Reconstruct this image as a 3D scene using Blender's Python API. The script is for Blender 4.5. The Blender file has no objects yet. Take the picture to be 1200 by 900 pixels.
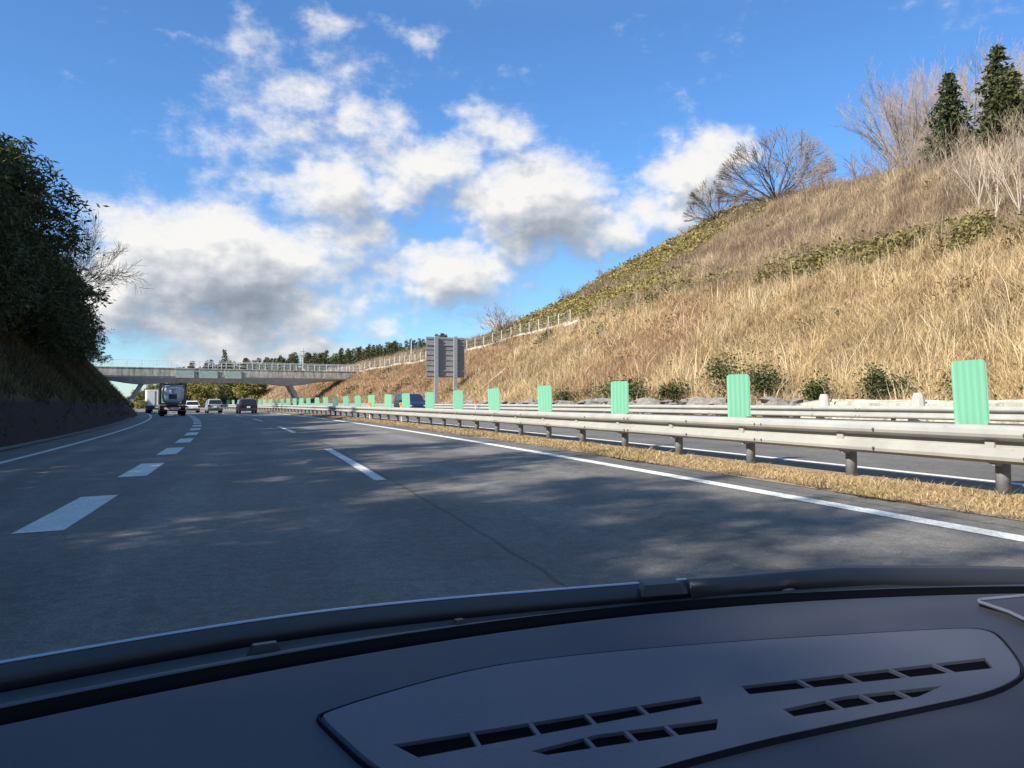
import bpy, math, random
import numpy as np
from mathutils import Vector, Matrix
from mathutils.geometry import tessellate_polygon

# ------------------------------------------------------------------ camera, sky, sun, exposure
S = bpy.context.scene
COL = S.collection
H_EYE, SUP, PITCH = 1.197, .033, math.radians(1.37)
cam_data = bpy.data.cameras.new('camera'); cam = bpy.data.objects.new('camera', cam_data); COL.objects.link(cam)
cam_data.sensor_width = 36; cam_data.lens = 27.9; cam_data.clip_start = .05; cam_data.clip_end = 9000
cam.location = (0, 0, H_EYE); cam.rotation_euler = (math.pi/2 + PITCH, 0, 0)
S.camera = cam
SUN_AZ, SUN_EL = math.radians(-131), math.radians(38)      # azimuth clockwise from +Y
EXPOSURE = 1.45
SKY_STRENGTH, SKY_TINT, CLOUD = .13, (.52, .78, 1.0), .345
S.view_settings.view_transform = 'Standard'; S.view_settings.look = 'None'
S.view_settings.exposure = EXPOSURE; S.view_settings.gamma = 1; S.view_settings.use_curve_mapping = False
sun_data = bpy.data.lights.new('sun', 'SUN'); sun = bpy.data.objects.new('sun', sun_data); COL.objects.link(sun)
sun_data.energy = 3.9; sun_data.angle = math.radians(.6); sun_data.color = (1, .93, .82)
_sd = Vector((math.sin(SUN_AZ)*math.cos(SUN_EL), math.cos(SUN_AZ)*math.cos(SUN_EL), math.sin(SUN_EL)))
sun.rotation_euler = _sd.to_track_quat('Z', 'Y').to_euler()
S.cycles.max_bounces = 5; S.cycles.diffuse_bounces = 3; S.cycles.glossy_bounces = 2; S.cycles.transparent_max_bounces = 6
S.cycles.use_denoising = True

class NT:
    """small helper round a node tree"""
    def __init__(s, nt): s.t = nt; s.n = nt.nodes; s.l = nt.links
    def new(s, typ, **kw):
        n = s.n.new(typ)
        for k, v in kw.items(): setattr(n, k, v)
        return n
    def put(s, sock, v):
        if hasattr(v, 'is_linked'): s.l.new(v, sock)
        elif v is not None: sock.default_value = v
    def math(s, op, a, b=None, c=None, clamp=False):
        n = s.new('ShaderNodeMath', operation=op, use_clamp=clamp)
        for i, v in enumerate((a, b, c)):
            if v is not None: s.put(n.inputs[i], v)
        return n.outputs[0]
    def vmath(s, op, a, b=None):
        n = s.new('ShaderNodeVectorMath', operation=op)
        s.put(n.inputs[0], a)
        if b is not None: s.put(n.inputs[1], b)
        return n.outputs['Value'] if op in ('DOT_PRODUCT', 'LENGTH') else n.outputs[0]
    def noise(s, vec, scale, detail=4, rough=.55, out='Fac', **kw):
        n = s.new('ShaderNodeTexNoise', **kw)
        if vec is not None: s.put(n.inputs['Vector'], vec)
        n.inputs['Scale'].default_value = scale; n.inputs['Detail'].default_value = detail; n.inputs['Roughness'].default_value = rough
        return n.outputs[out]
    def ramp(s, fac, stops, interp='LINEAR'):
        n = s.new('ShaderNodeValToRGB'); n.color_ramp.interpolation = interp
        e = n.color_ramp.elements
        while len(e) < len(stops): e.new(.5)
        for q, (p, c) in zip(e, stops):
            q.position = p; q.color = (c, c, c, 1) if isinstance(c, (int, float)) else (*c, 1)
        s.put(n.inputs[0], fac); return n.outputs[0]
    def mix(s, fac, a, b, mode='MIX'):
        n = s.new('ShaderNodeMix', data_type='RGBA', blend_type=mode)
        s.put(n.inputs[0], fac)
        for i, v in ((6, a), (7, b)): s.put(n.inputs[i], (*v, 1) if isinstance(v, tuple) and len(v) == 3 else v)
        return n.outputs[2]
    def maprange(s, v, a, b, c=0, d=1, smooth=False):
        n = s.new('ShaderNodeMapRange'); n.interpolation_type = 'SMOOTHSTEP' if smooth else 'LINEAR'
        s.put(n.inputs[0], v)
        for i, q in enumerate((a, b, c, d)): n.inputs[i+1].default_value = q
        return n.outputs[0]

def px_dir(px, py):
    """direction (azimuth, elevation) seen at a spot of the 1200 x 900 photograph; only to read off where the clouds hang"""
    x, y = (px-600)/930, -(py-450)/930
    c, s_ = math.cos(PITCH), math.sin(PITCH)
    v = (x, c-y*s_, s_+y*c)
    return math.atan2(v[0], v[1]), math.atan2(v[2], math.hypot(v[0], v[1]))

W = bpy.data.worlds.new('World'); S.world = W; W.use_nodes = True
w = NT(W.node_tree); w.n.clear()
sky = w.new('ShaderNodeTexSky', sky_type='NISHITA'); sky.sun_disc = False
sky.sun_elevation = SUN_EL; sky.sun_rotation = SUN_AZ; sky.air_density = 1.0; sky.dust_density = .1; sky.ozone_density = 2.2
tc = w.new('ShaderNodeTexCoord')
# clouds: masses placed by azimuth and elevation, broken up by fractal noise, lit from the sun's side
CL = [  # px, py, rx, ry, amount
 (250,285,130,52,.80),(150,290,62,62,.74),(330,310,100,60,.74),(250,375,150,38,.80),(400,305,50,46,.55),(300,410,170,22,.70),(115,255,44,34,.55),(150,350,70,60,.85),(250,330,120,56,1.0),(340,365,90,40,.7),(450,340,40,30,.5),(390,225,75,60,.66),(420,130,50,40,.5),(340,100,70,44,.42),(250,150,60,36,.42),(410,285,60,46,.62),(440,330,50,30,.6),(330,150,70,40,.42),(300,60,60,50,.33),(420,60,60,40,.33),(450,150,60,50,.5),(280,110,60,40,.36),(280,225,60,30,.42),(630,240,100,60,.95),(470,215,50,50,.6),(700,275,70,36,.7),(560,350,40,24,.5),
 (415,350,52,34,.55),(300,165,74,42,.44),(375,135,56,34,.40),(285,48,44,34,.38),(325,205,66,30,.48),(400,20,56,26,.46),(485,33,36,24,.44),(250,190,44,22,.36),
 (515,190,74,46,.70),(585,160,62,42,.62),(600,238,100,38,.82),(690,222,58,36,.60),(555,118,52,22,.42),(520,325,92,46,.9),(570,375,50,22,.5),(480,300,40,30,.5),(610,292,64,26,.52),(450,190,40,40,.42),
 (818,195,56,38,.84),(750,245,44,42,.58),(855,176,26,18,.55),(800,250,60,34,.62),(470,375,60,20,.44),(205,50,24,8,.32),(138,108,14,7,.22),(62,182,20,7,.22),(690,132,32,16,.25),(640,180,40,30,.4)]
def density(name, detail, fine):
    g = bpy.data.node_groups.new(name, 'ShaderNodeTree')
    g.interface.new_socket('dir', in_out='INPUT', socket_type='NodeSocketVector')
    g.interface.new_socket('density', in_out='OUTPUT', socket_type='NodeSocketFloat')
    q = NT(g); gi = q.new('NodeGroupInput').outputs[0]; go = q.new('NodeGroupOutput')
    warp = q.noise(gi, 8, 4, .6, out='Color'); warp = q.vmath('MULTIPLY', q.vmath('SUBTRACT', warp, (.5, .5, .5)), (.16, .10, 0))
    pos = q.vmath('ADD', gi, warp); tot = None
    for px, py, rx, ry, am in CL:
        az, el = px_dir(px, py)
        d = q.vmath('MULTIPLY', q.vmath('SUBTRACT', pos, (az, el, 0)), (930/rx, 930/ry, 0))
        e = q.math('MULTIPLY', q.math('POWER', 2.718, q.math('MULTIPLY', q.vmath('DOT_PRODUCT', d, d), -1)), am)
        tot = e if tot is None else q.math('SMOOTH_MAX', tot, e, .18)
    st = q.vmath('MULTIPLY', gi, (1, 1.5, 1))
    den = q.math('ADD', tot, q.math('MULTIPLY', q.math('SUBTRACT', q.noise(st, 6.5, detail, .6), .5), 1.25))
    if fine: den = q.math('ADD', den, q.math('MULTIPLY', q.math('SUBTRACT', q.noise(st, 26, 10, .70), .5), .62))
    den = q.math('ADD', den, q.math('MULTIPLY', q.math('SUBTRACT', q.math('MINIMUM', tot, .5), .5), .50))
    q.l.new(den, go.inputs[0]); return g
G_full, G_soft = density('cloud_density', 9, True), density('cloud_mass', 3.5, False)
sep = w.new('ShaderNodeSeparateXYZ'); w.l.new(tc.outputs['Generated'], sep.inputs[0])
az = w.math('ARCTAN2', sep.outputs[0], sep.outputs[1]); el = w.math('ARCSINE', sep.outputs[2])
cmb = w.new('ShaderNodeCombineXYZ'); w.l.new(az, cmb.inputs[0]); w.l.new(el, cmb.inputs[1])
def dens(g, off):
    n = w.new('ShaderNodeGroup'); n.node_tree = g
    w.put(n.inputs[0], w.vmath('ADD', cmb.outputs[0], off)); return n.outputs[0]
d0 = dens(G_full, (0, 0, 0)); s0 = dens(G_soft, (0, 0, 0)); s1 = dens(G_soft, (-.020, .036, 0)); f1 = dens(G_full, (-.006, .010, 0))
alpha = w.maprange(d0, .03, .74, 0, 1, True)
alpha = w.math('MULTIPLY', alpha, w.maprange(el, -.02, .03))
thick = w.maprange(s0, .40, .95, 0, 1, True)
lit = w.math('MULTIPLY', w.math('SUBTRACT', s0, s1), 1.25)
lit = w.math('ADD', lit, w.math('MULTIPLY', w.math('SUBTRACT', d0, f1), .55))
lit = w.math('ADD', lit, w.math('SUBTRACT', .74, w.math('MULTIPLY', thick, .36)), clamp=True)
ccol = w.ramp(lit, [(0, (.30, .35, .43)), (.30, (.43, .48, .56)), (.60, (.70, .73, .78)), (.88, (1.0, .99, .97))])
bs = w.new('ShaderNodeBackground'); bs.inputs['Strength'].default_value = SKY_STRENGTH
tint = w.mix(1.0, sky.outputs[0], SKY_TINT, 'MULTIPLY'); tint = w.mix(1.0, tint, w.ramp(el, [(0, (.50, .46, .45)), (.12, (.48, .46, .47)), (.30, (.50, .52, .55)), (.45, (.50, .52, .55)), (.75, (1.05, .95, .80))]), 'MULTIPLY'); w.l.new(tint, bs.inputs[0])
bc = w.new('ShaderNodeBackground'); w.l.new(ccol, bc.inputs[0]); bc.inputs['Strength'].default_value = CLOUD
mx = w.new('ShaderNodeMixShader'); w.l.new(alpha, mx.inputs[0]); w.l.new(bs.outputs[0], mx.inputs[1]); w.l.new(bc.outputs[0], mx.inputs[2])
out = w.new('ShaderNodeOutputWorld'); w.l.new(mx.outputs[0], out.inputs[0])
W.cycles.sampling_method = 'MANUAL'; W.cycles.sample_map_resolution = 512

# ------------------------------------------------------------------ the line of the road: t along it, u to the right of it
_T = np.arange(-80, 420, .25)
_Tp = np.clip(_T, 0, 130)
_A = .28163 + .002669*_T.clip(None, 130) - 4.557e-5*_Tp**2/2 + 7.47e-7*_Tp**3/6 + .0031*np.clip(_T-130, 0, None)
_CX = np.concatenate([[0], np.cumsum(-np.sin((_A[1:]+_A[:-1])/2)*.25)]); _CY = np.concatenate([[0], np.cumsum(np.cos((_A[1:]+_A[:-1])/2)*.25)])
_CX -= np.interp(0, _T, _CX); _CY -= np.interp(0, _T, _CY)
def XY(t, u):
    a = np.interp(t, _T, _A); return np.interp(t, _T, _CX) + u*np.cos(a), np.interp(t, _T, _CY) + u*np.sin(a)
def head(t): return float(np.interp(t, _T, _A))
def zroad(u): return np.where(u < 7.2, SUP*u, SUP*7.2 + .012*(u-7.2))
def P(t, u, h=0.):
    t = np.asarray(t, float); u = np.asarray(u, float); x, y = XY(t, u); return np.stack([x, y, zroad(u)+h+0*t], -1)
def smin(a, b, k):
    h = np.clip(.5+.5*(b-a)/k, 0, 1); return b*(1-h)+a*h-k*h*(1-h)
def bench(t): return np.interp(t, [-60, 15, 36, 66, 70, 81, 92, 104, 123, 137, 160, 220], [8.2, 8.2, 9.5, 9.7, 8.9, 8.5, 7.6, 7.0, 6.8, 6.2, 5.5, 5])
def capR(t): return -.7+np.interp(t, [-60, 0, 20, 40, 60, 78, 88, 96, 104, 130, 150, 180, 240], [15.5, 16, 16.9, 18.4, 21.6, 24.5, 19, 14, 12, 10.8, 9.5, 8, 7])
def hash2(x, y, f):
    return (np.sin(x*f+1.3)*np.cos(y*f*1.13+.7)+.5*np.sin(x*f*2.3+y*f*1.9)+.25*np.sin(x*f*5.1-y*f*4.3))/1.75
def hillR(t, u):
    t = np.asarray(t, float); u = np.asarray(u, float)
    z0 = zroad(19.5); B = bench(t); uB = 19.5+(B-z0)/.7; wb = np.interp(t, [60, 78], [1.8, 4.])
    low = z0+.7*(u-19.5); up = B+.7*(u-uB-wb)
    z = np.where(u < uB, low, np.maximum(B+.02*(u-uB), up)); z = np.where(u < 19.5, zroad(u), z)
    return smin(z, capR(t)+.05*(u-40).clip(0), 2.5) + np.where(u > 20.5, .16*hash2(t, u, .55), 0)
def footL(t): return np.interp(t, [0, 80, 110], [-7.7, -7.6, -6.9])
def capL(t): return np.interp(t, [-60, 45, 70, 100, 118, 128, 140, 170], [9, 9.5, 10, 10, 9.2, 7.6, 5.8, 5])
def hillL(t, u):
    t = np.asarray(t, float); u = np.asarray(u, float); d = footL(t)-u
    z = SUP*footL(t)+np.where(d < 0, 0, d*1.12)
    z = np.where(d < 0, zroad(u), z)
    return smin(z, capL(t)+.08*(-u-20).clip(0), 2.) + np.where(d > .6, .12*hash2(t, u, .7), 0)

# ------------------------------------------------------------------ helpers: meshes, objects, materials
RNG = np.random.default_rng(7)
class MB:
    """collects faces, then links them as ONE mesh object"""
    def __init__(s): s.V = []; s.F = []; s.C = []; s.n = 0; s.uv = []
    def add(s, v, faces, col=None):
        v = np.asarray(v, float).reshape(-1, 3); s.V.append(v)
        for f in (faces if isinstance(faces, list) else [faces]):
            f = np.asarray(f, np.int64)
            if f.ndim == 1: f = f[None]
            s.F.append(f+s.n)
        if col is not None:
            c = np.asarray(col, float); s.C.append(np.broadcast_to(c, (len(v), 3)) if c.ndim == 1 else c)
        s.n += len(v)
    def box(s, c, size, rz=0, rx=0, ry=0, top=(1, 1)):
        c = np.asarray(c, float); hx, hy, hz = np.asarray(size, float)/2
        v = np.array([(-hx, -hy, -hz), (hx, -hy, -hz), (hx, hy, -hz), (-hx, hy, -hz), (-hx*top[0], -hy*top[1], hz), (hx*top[0], -hy*top[1], hz), (hx*top[0], hy*top[1], hz), (-hx*top[0], hy*top[1], hz)])
        if rx or ry or rz: v = v @ np.array(Matrix.Rotation(rz, 3, 'Z') @ Matrix.Rotation(ry, 3, 'Y') @ Matrix.Rotation(rx, 3, 'X')).T
        s.add(v+c, np.array([(0, 3, 2, 1), (4, 5, 6, 7), (0, 1, 5, 4), (1, 2, 6, 5), (2, 3, 7, 6), (3, 0, 4, 7)]))
    def cyl(s, c, r, h, axis='z', n=14, r2=None):
        r2 = r if r2 is None else r2; a = np.arange(n)*2*math.pi/n
        ring = np.stack([np.cos(a), np.sin(a), 0*a], 1)
        v = np.concatenate([ring*r+(0, 0, -h/2), ring*r2+(0, 0, h/2)])
        if axis == 'x': v = v[:, [2, 0, 1]]
        if axis == 'y': v = v[:, [1, 2, 0]]
        i = np.arange(n); j = (i+1) % n
        s.add(v+np.asarray(c, float), [np.stack([i, j, j+n, i+n], 1), np.arange(n)[::-1], np.arange(n)+n])
    def bar(s, a, b, r, n=6, r2=None):
        s.tubes(np.array([a], float), np.array([b], float), np.array([r]), np.array([r if r2 is None else r2]), n, caps=True)
    def tubes(s, A, B, RA, RB, n=4, caps=False, col=None):
        d = B-A; L = np.linalg.norm(d, axis=1, keepdims=True)+1e-9; d = d/L
        ref = np.where(np.abs(d[:, 2:3]) > .9, np.array([[1., 0, 0]]), np.array([[0., 0, 1]]))
        x = np.cross(ref, d); x /= np.linalg.norm(x, axis=1, keepdims=True)+1e-9; y = np.cross(d, x)
        a = np.arange(n)*2*math.pi/n; ca, sa = np.cos(a)[None, :, None], np.sin(a)[None, :, None]
        rg = x[:, None]*ca+y[:, None]*sa
        v = np.concatenate([A[:, None]+rg*RA[:, None, None], B[:, None]+rg*RB[:, None, None]], 1)
        m = len(A); base = (np.arange(m)*2*n)[:, None]; i = np.arange(n)[None]; j = (i+1) % n
        f = np.stack([base+i, base+j, base+j+n, base+i+n], -1).reshape(-1, 4)
        fs = [f]
        if caps: fs += [base+i[:, ::-1], base+i+n]
        c = None if col is None else np.repeat(np.asarray(col), 2*n, 0)
        s.add(v.reshape(-1, 3), fs, c)
    def grid(s, pts, flip=False, col=None):
        pts = np.asarray(pts, float); a, b = pts.shape[:2]
        i = (np.arange(a-1)[:, None]*b+np.arange(b-1)[None]).ravel()
        f = np.stack([i, i+1, i+b+1, i+b], 1)
        s.add(pts.reshape(-1, 3), f[:, ::-1] if flip else f, col)
    def loft(s, rings, closed=True, caps=True):
        rings = np.asarray(rings, float); a, b = rings.shape[:2]
        i = np.arange(b) if closed else np.arange(b-1); j = (i+1) % b
        f = np.concatenate([np.stack([k*b+i, k*b+j, (k+1)*b+j, (k+1)*b+i], 1) for k in range(a-1)])
        fs = [f]
        if caps and closed: fs += [np.arange(b)[::-1], np.arange(b)+(a-1)*b]
        s.add(rings.reshape(-1, 3), fs)
    def prism(s, poly, z0, z1):
        poly = np.asarray(poly, float); n = len(poly)
        v = np.concatenate([np.c_[poly, np.full(n, z0)], np.c_[poly, np.full(n, z1)]]); i = np.arange(n); j = (i+1) % n
        s.add(v, [np.stack([i, j, j+n, i+n], 1), np.arange(n)[::-1], np.arange(n)+n])
    def slab(s, quad, th):
        """a thin slab: four corners and a thickness along the face normal"""
        q_ = np.asarray(quad, float); nrm = np.cross(q_[1]-q_[0], q_[-1]-q_[0]); nrm /= np.linalg.norm(nrm); n = len(q_)
        v = np.concatenate([q_-nrm*th/2, q_+nrm*th/2]); i = np.arange(n); j = (i+1) % n
        s.add(v, [np.stack([i, j, j+n, i+n], 1), np.arange(n)[::-1], np.arange(n)+n])
    def build(s, name, m, parent=None, origin=None, smooth=False, recalc=False):
        V = np.concatenate(s.V)
        if origin is not None: V = V-np.asarray(origin, float)
        me = bpy.data.meshes.new(name)
        tot = np.concatenate([np.full(len(f), f.shape[1], np.int32) for f in s.F]); idx = np.concatenate([f.ravel() for f in s.F]).astype(np.int32)
        me.vertices.add(len(V)); me.vertices.foreach_set('co', V.astype(np.float32).ravel())
        me.loops.add(len(idx)); me.loops.foreach_set('vertex_index', idx)
        me.polygons.add(len(tot)); me.polygons.foreach_set('loop_start', np.concatenate([[0], np.cumsum(tot)[:-1]]).astype(np.int32))
        try: me.polygons.foreach_set('loop_total', tot)
        except Exception: pass
        me.polygons.foreach_set('use_smooth', np.full(len(tot), bool(smooth)))
        me.update(calc_edges=True)
        if s.C:
            C4 = np.ones((len(V), 4), np.float32); C4[:, :3] = np.concatenate(s.C)
            a = me.color_attributes.new('Col', 'FLOAT_COLOR', 'POINT'); a.data.foreach_set('color', C4.ravel())
        if s.uv:
            U = np.concatenate(s.uv).astype(np.float32); l = me.uv_layers.new(name='road'); l.data.foreach_set('uv', U[idx].ravel())
        if recalc:
            import bmesh
            b = bmesh.new(); b.from_mesh(me); bmesh.ops.recalc_face_normals(b, faces=b.faces); b.to_mesh(me); b.free()
        me.materials.append(m)
        o = bpy.data.objects.new(name, me); COL.objects.link(o)
        if parent is not None: o.parent = parent
        return o
def tag(o, label=None, cat=None, group=None, kind=None):
    for k, v in (('label', label), ('category', cat), ('group', group), ('kind', kind)):
        if v: o[k] = v
    return o
def empty(name, loc, label=None, cat=None, group=None, rz=0):
    o = bpy.data.objects.new(name, None); COL.objects.link(o); o.location = [float(c) for c in loc]; o.rotation_euler = (0, 0, rz); o.empty_display_size = .3
    return tag(o, label, cat, group)
def copy_tree(o, parent=None):
    c = o.copy(); COL.objects.link(c)
    if parent is not None: c.parent = parent
    for ch in list(o.children): copy_tree(ch, c)
    return c

def mat(name, base=(.5, .5, .5), rough=.6, metal=0., spec=.5, var=.0, scale=6., build=None, bump=0., bscale=40., trans=0.):
    m = bpy.data.materials.new(name); m.use_nodes = True; k = NT(m.node_tree); b = k.n['Principled BSDF']
    b.inputs['Base Color'].default_value = (*base, 1); b.inputs['Roughness'].default_value = rough; b.inputs['Metallic'].default_value = metal
    b.inputs['Specular IOR Level'].default_value = spec
    ob = k.new('ShaderNodeTexCoord').outputs['Object']
    if var:
        f = k.noise(ob, scale, 6, .6)
        c = k.mix(1, base, k.ramp(f, [(.25, 1-var), (.75, 1+var)]), 'MULTIPLY'); k.l.new(c, b.inputs['Base Color'])
    if bump:
        bp = k.new('ShaderNodeBump'); bp.inputs['Strength'].default_value = bump; bp.inputs['Distance'].default_value = .02
        k.l.new(k.noise(ob, bscale, 5, .6), bp.inputs['Height']); k.l.new(bp.outputs[0], b.inputs['Normal'])
    if build: build(k, b, ob)
    return m
def leaf_mat(name, rough=.7, spec=.25, trans=.25):
    """vegetation: each blade or leaf carries its own colour"""
    m = bpy.data.materials.new(name); m.use_nodes = True; k = NT(m.node_tree); b = k.n['Principled BSDF']
    a = k.new('ShaderNodeVertexColor'); a.layer_name = 'Col'
    k.l.new(a.outputs[0], b.inputs['Base Color']); b.inputs['Roughness'].default_value = rough; b.inputs['Specular IOR Level'].default_value = spec
    tr = k.new('ShaderNodeBsdfTranslucent'); k.l.new(a.outputs[0], tr.inputs[0])
    mx_ = k.new('ShaderNodeMixShader'); mx_.inputs[0].default_value = trans
    k.l.new(b.outputs[0], mx_.inputs[1]); k.l.new(tr.outputs[0], mx_.inputs[2]); k.l.new(mx_.outputs[0], k.n['Material Output'].inputs[0])
    return m

def asphalt_nodes(k, b, ob):
    uv = k.new('ShaderNodeUVMap'); uv.uv_map = 'road'
    sp = k.new('ShaderNodeSeparateXYZ'); k.l.new(uv.outputs[0], sp.inputs[0]); t, u = sp.outputs[0], sp.outputs[1]
    st = k.vmath('MULTIPLY', uv.outputs[0], (.12, 1, 1))
    coarse = k.noise(st, 1.1, 5, .6); patch = k.noise(ob, .35, 4, .6); fine = k.noise(ob, 55, 3, .8); mid = k.noise(ob, 9, 5, .75); grit = k.noise(ob, 240, 2, .6)
    v = k.ramp(coarse, [(.3, .82), (.7, 1.2)])
    v = k.math('MULTIPLY', v, k.ramp(patch, [(.3, .80), (.7, 1.2)]))
    v = k.math('MULTIPLY', v, k.ramp(mid, [(.3, .72), (.5, 1.0), (.7, 1.34)]))
    v = k.math('MULTIPLY', v, k.ramp(fine, [(.28, .55), (.5, 1.0), (.74, 1.6)]))
    v = k.math('MULTIPLY', v, k.ramp(grit, [(.3, .7), (.62, 1.05), (.72, 2.2)]))
    # wheel tracks worn paler
    for c_, wd, am in ((-4.7, .38, .35), (-3.15, .3, .18), (-1.1, .35, .2), (.55, .35, .2), (2.7, .35, .25), (4.35, .35, .25)):
        d = k.math('DIVIDE', k.math('SUBTRACT', u, c_), wd); e = k.math('POWER', 2.718, k.math('MULTIPLY', k.math('MULTIPLY', d, d), -1))
        v = k.math('MULTIPLY', v, k.math('ADD', 1, k.math('MULTIPLY', e, k.math('MULTIPLY', coarse, am*2))))
    wob = k.math('MULTIPLY', k.math('SUBTRACT', k.noise(uv.outputs[0], 1.5, 4, .6), .5), .10)
    seam = None
    for c_ in (1.73, 5.72):
        d = k.math('ABSOLUTE', k.math('SUBTRACT', k.math('ADD', u, wob), c_)); e = k.maprange(d, .010, .028, .55, 1)
        v = k.math('MULTIPLY', v, e)
    c = k.mix(1, k.mix(patch, (.106, .100, .092), (.127, .119, .107)), v, 'MULTIPLY'); k.l.new(c, b.inputs['Base Color'])
    bp = k.new('ShaderNodeBump'); bp.inputs['Strength'].default_value = .55; bp.inputs['Distance'].default_value = .012
    k.l.new(k.math('ADD', fine, grit), bp.inputs['Height']); k.l.new(bp.outputs[0], b.inputs['Normal'])
    b.inputs['Roughness'].default_value = .72
M = {}
M['asphalt'] = mat('asphalt', rough=.75, spec=.35, build=asphalt_nodes)
def paint_nodes(k, b, ob):
    n = k.noise(ob, 30, 5, .7); n2 = k.noise(ob, 2.2, 4, .6)
    c = k.mix(k.maprange(n, .36, .50), (.28, .28, .27), (.60, .60, .56)); c = k.mix(1, c, k.ramp(n2, [(.3, .84), (.7, 1.05)]), 'MULTIPLY'); k.l.new(c, b.inputs['Base Color'])
M['road_paint'] = mat('road_paint', rough=.7, build=paint_nodes)
def rail_nodes(k, b, ob):
    st = k.vmath('MULTIPLY', ob, (1, 1, 6)); n = k.noise(ob, 1.6, 6, .65); r = k.noise(st, 5, 6, .75)
    c = k.mix(k.maprange(n, .35, .7), (.335, .332, .305), (.265, .265, .247)); c = k.mix(k.maprange(r, .62, .74), c, (.22, .13, .07)); k.l.new(c, b.inputs['Base Color'])
M['rail'] = mat('rail_paint', rough=.45, build=rail_nodes)
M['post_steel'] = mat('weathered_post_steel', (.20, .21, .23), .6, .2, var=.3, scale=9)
M['steel'] = mat('galvanised_steel', (.30, .32, .35), .5, .35, var=.2, scale=8)
M['pale_steel'] = mat('pale_painted_steel', (.62, .63, .62), .5, .1, var=.12, scale=5)
M['grey_sheet'] = mat('grey_sheet_steel', (.25, .24, .235), .6, .15, var=.18, scale=3)
def panel_nodes(k, b, ob):
    st = k.vmath('MULTIPLY', ob, (14, 14, 1.2)); n = k.noise(st, 2, 5, .6); n2 = k.noise(ob, 2.5, 5, .6)
    c = k.mix(n, (.155, .42, .26), (.20, .465, .31)); c = k.mix(k.maprange(n2, .62, .8), c, (.27, .46, .34)); k.l.new(c, b.inputs['Base Color'])
M['green'] = mat('green_panel_plastic', rough=.5, build=panel_nodes)
M['dirt'] = mat('dirt', (.20, .15, .095), .95, var=.4, scale=3, bump=.6, bscale=25)
def conc_nodes(k, b, ob):
    st = k.vmath('MULTIPLY', ob, (1.5, 1.5, .35)); n = k.noise(st, 1.6, 7, .7); n2 = k.noise(ob, .5, 5, .6)
    c = k.mix(k.maprange(n, .35, .62), (.20, .185, .145), (.56, .51, .41)); c = k.mix(1, c, k.ramp(n2, [(.3, .75), (.7, 1.15)]), 'MULTIPLY'); k.l.new(c, b.inputs['Base Color'])
M['concrete_old'] = mat('weathered_concrete', rough=.85, build=conc_nodes, bump=.3, bscale=6)
M['concrete'] = mat('concrete', (.36, .34, .31), .85, var=.25, scale=2, bump=.3, bscale=12)
M['rock'] = mat('rock', (.17, .155, .135), .9, var=.45, scale=4, bump=.9, bscale=8)
M['bark'] = mat('bark', (.17, .135, .105), .9, var=.35, scale=5, bump=.5, bscale=20)
M['fence_paint'] = mat('fence_paint', (.46, .43, .385), .6, var=.2, scale=4)
M['gutter'] = mat('gutter_concrete', (.11, .105, .10), .9, var=.35, scale=2)
M['bark_pale'] = mat('bark_pale', (.36, .30, .235), .85, var=.25, scale=5)
M['bark_dark'] = mat('bark_dark', (.06, .05, .04), .9, var=.3, scale=5)
M['twig'] = mat('twig', (.22, .155, .12), .9, var=.2, scale=3)
M['twig_grey'] = mat('twig_grey', (.255, .205, .17), .9, var=.2, scale=3)
M['twig_pale'] = mat('twig_pale', (.36, .285, .21), .9, var=.2, scale=3)
M['leaf'] = leaf_mat('leaf')
M['grass'] = leaf_mat('dry_blade', .8, .15, .3)
def soilR(k, b, ob):
    n = k.noise(ob, .12, 5, .6); n2 = k.noise(ob, 1.5, 6, .7); n3 = k.noise(ob, 9, 4, .7)
    c = k.mix(k.maprange(n, .35, .65), (.17, .115, .06), (.27, .19, .10)); c = k.mix(1, c, k.ramp(n2, [(.3, .6), (.7, 1.3)]), 'MULTIPLY'); c = k.mix(1, c, k.ramp(n3, [(.3, .7), (.7, 1.25)]), 'MULTIPLY'); k.l.new(c, b.inputs['Base Color'])
M['hill'] = mat('dry_slope_soil', rough=.95, spec=.1, build=soilR, bump=.8, bscale=5)
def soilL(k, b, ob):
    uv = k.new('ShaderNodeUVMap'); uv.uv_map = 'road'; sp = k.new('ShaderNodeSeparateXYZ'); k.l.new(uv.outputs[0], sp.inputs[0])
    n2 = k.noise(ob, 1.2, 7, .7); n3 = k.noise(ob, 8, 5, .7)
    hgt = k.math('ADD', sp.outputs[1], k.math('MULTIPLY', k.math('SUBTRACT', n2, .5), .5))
    c = k.mix(k.maprange(hgt, 1.45, 1.75), (.034, .026, .024), (.085, .075, .042)); c = k.mix(1, c, k.ramp(n3, [(.3, .5), (.7, 1.5)]), 'MULTIPLY'); k.l.new(c, b.inputs['Base Color'])  # lower soil band: shade on the bank is put into its near-black colour
M['bank'] = mat('shade_toned_bank_soil', rough=.95, spec=.1, build=soilL, bump=1., bscale=6)
M['ground'] = mat('ground_soil', (.09, .085, .05), .95, var=.3, scale=.05)
M['black_rubber'] = mat('black_rubber', (.004, .004, .0045), .95, spec=.03)
M['tyre'] = mat('tyre_rubber', (.018, .018, .018), .85)
M['alloy'] = mat('alloy_rim', (.4, .4, .42), .35, .7)
M['glass_dark'] = mat('dark_car_glass', (.012, .014, .018), .08, spec=.6)
M['red_lamp'] = mat('red_lamp_lens', (.11, .008, .008), .25)
M['plate'] = mat('number_plate', (.7, .7, .66), .5)
M['dark_plastic'] = mat('dark_plastic', (.03, .032, .035), .5)
def carpaint(name, c): return mat(name, c, .28, .15, spec=.6, var=.04, scale=1)

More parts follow.
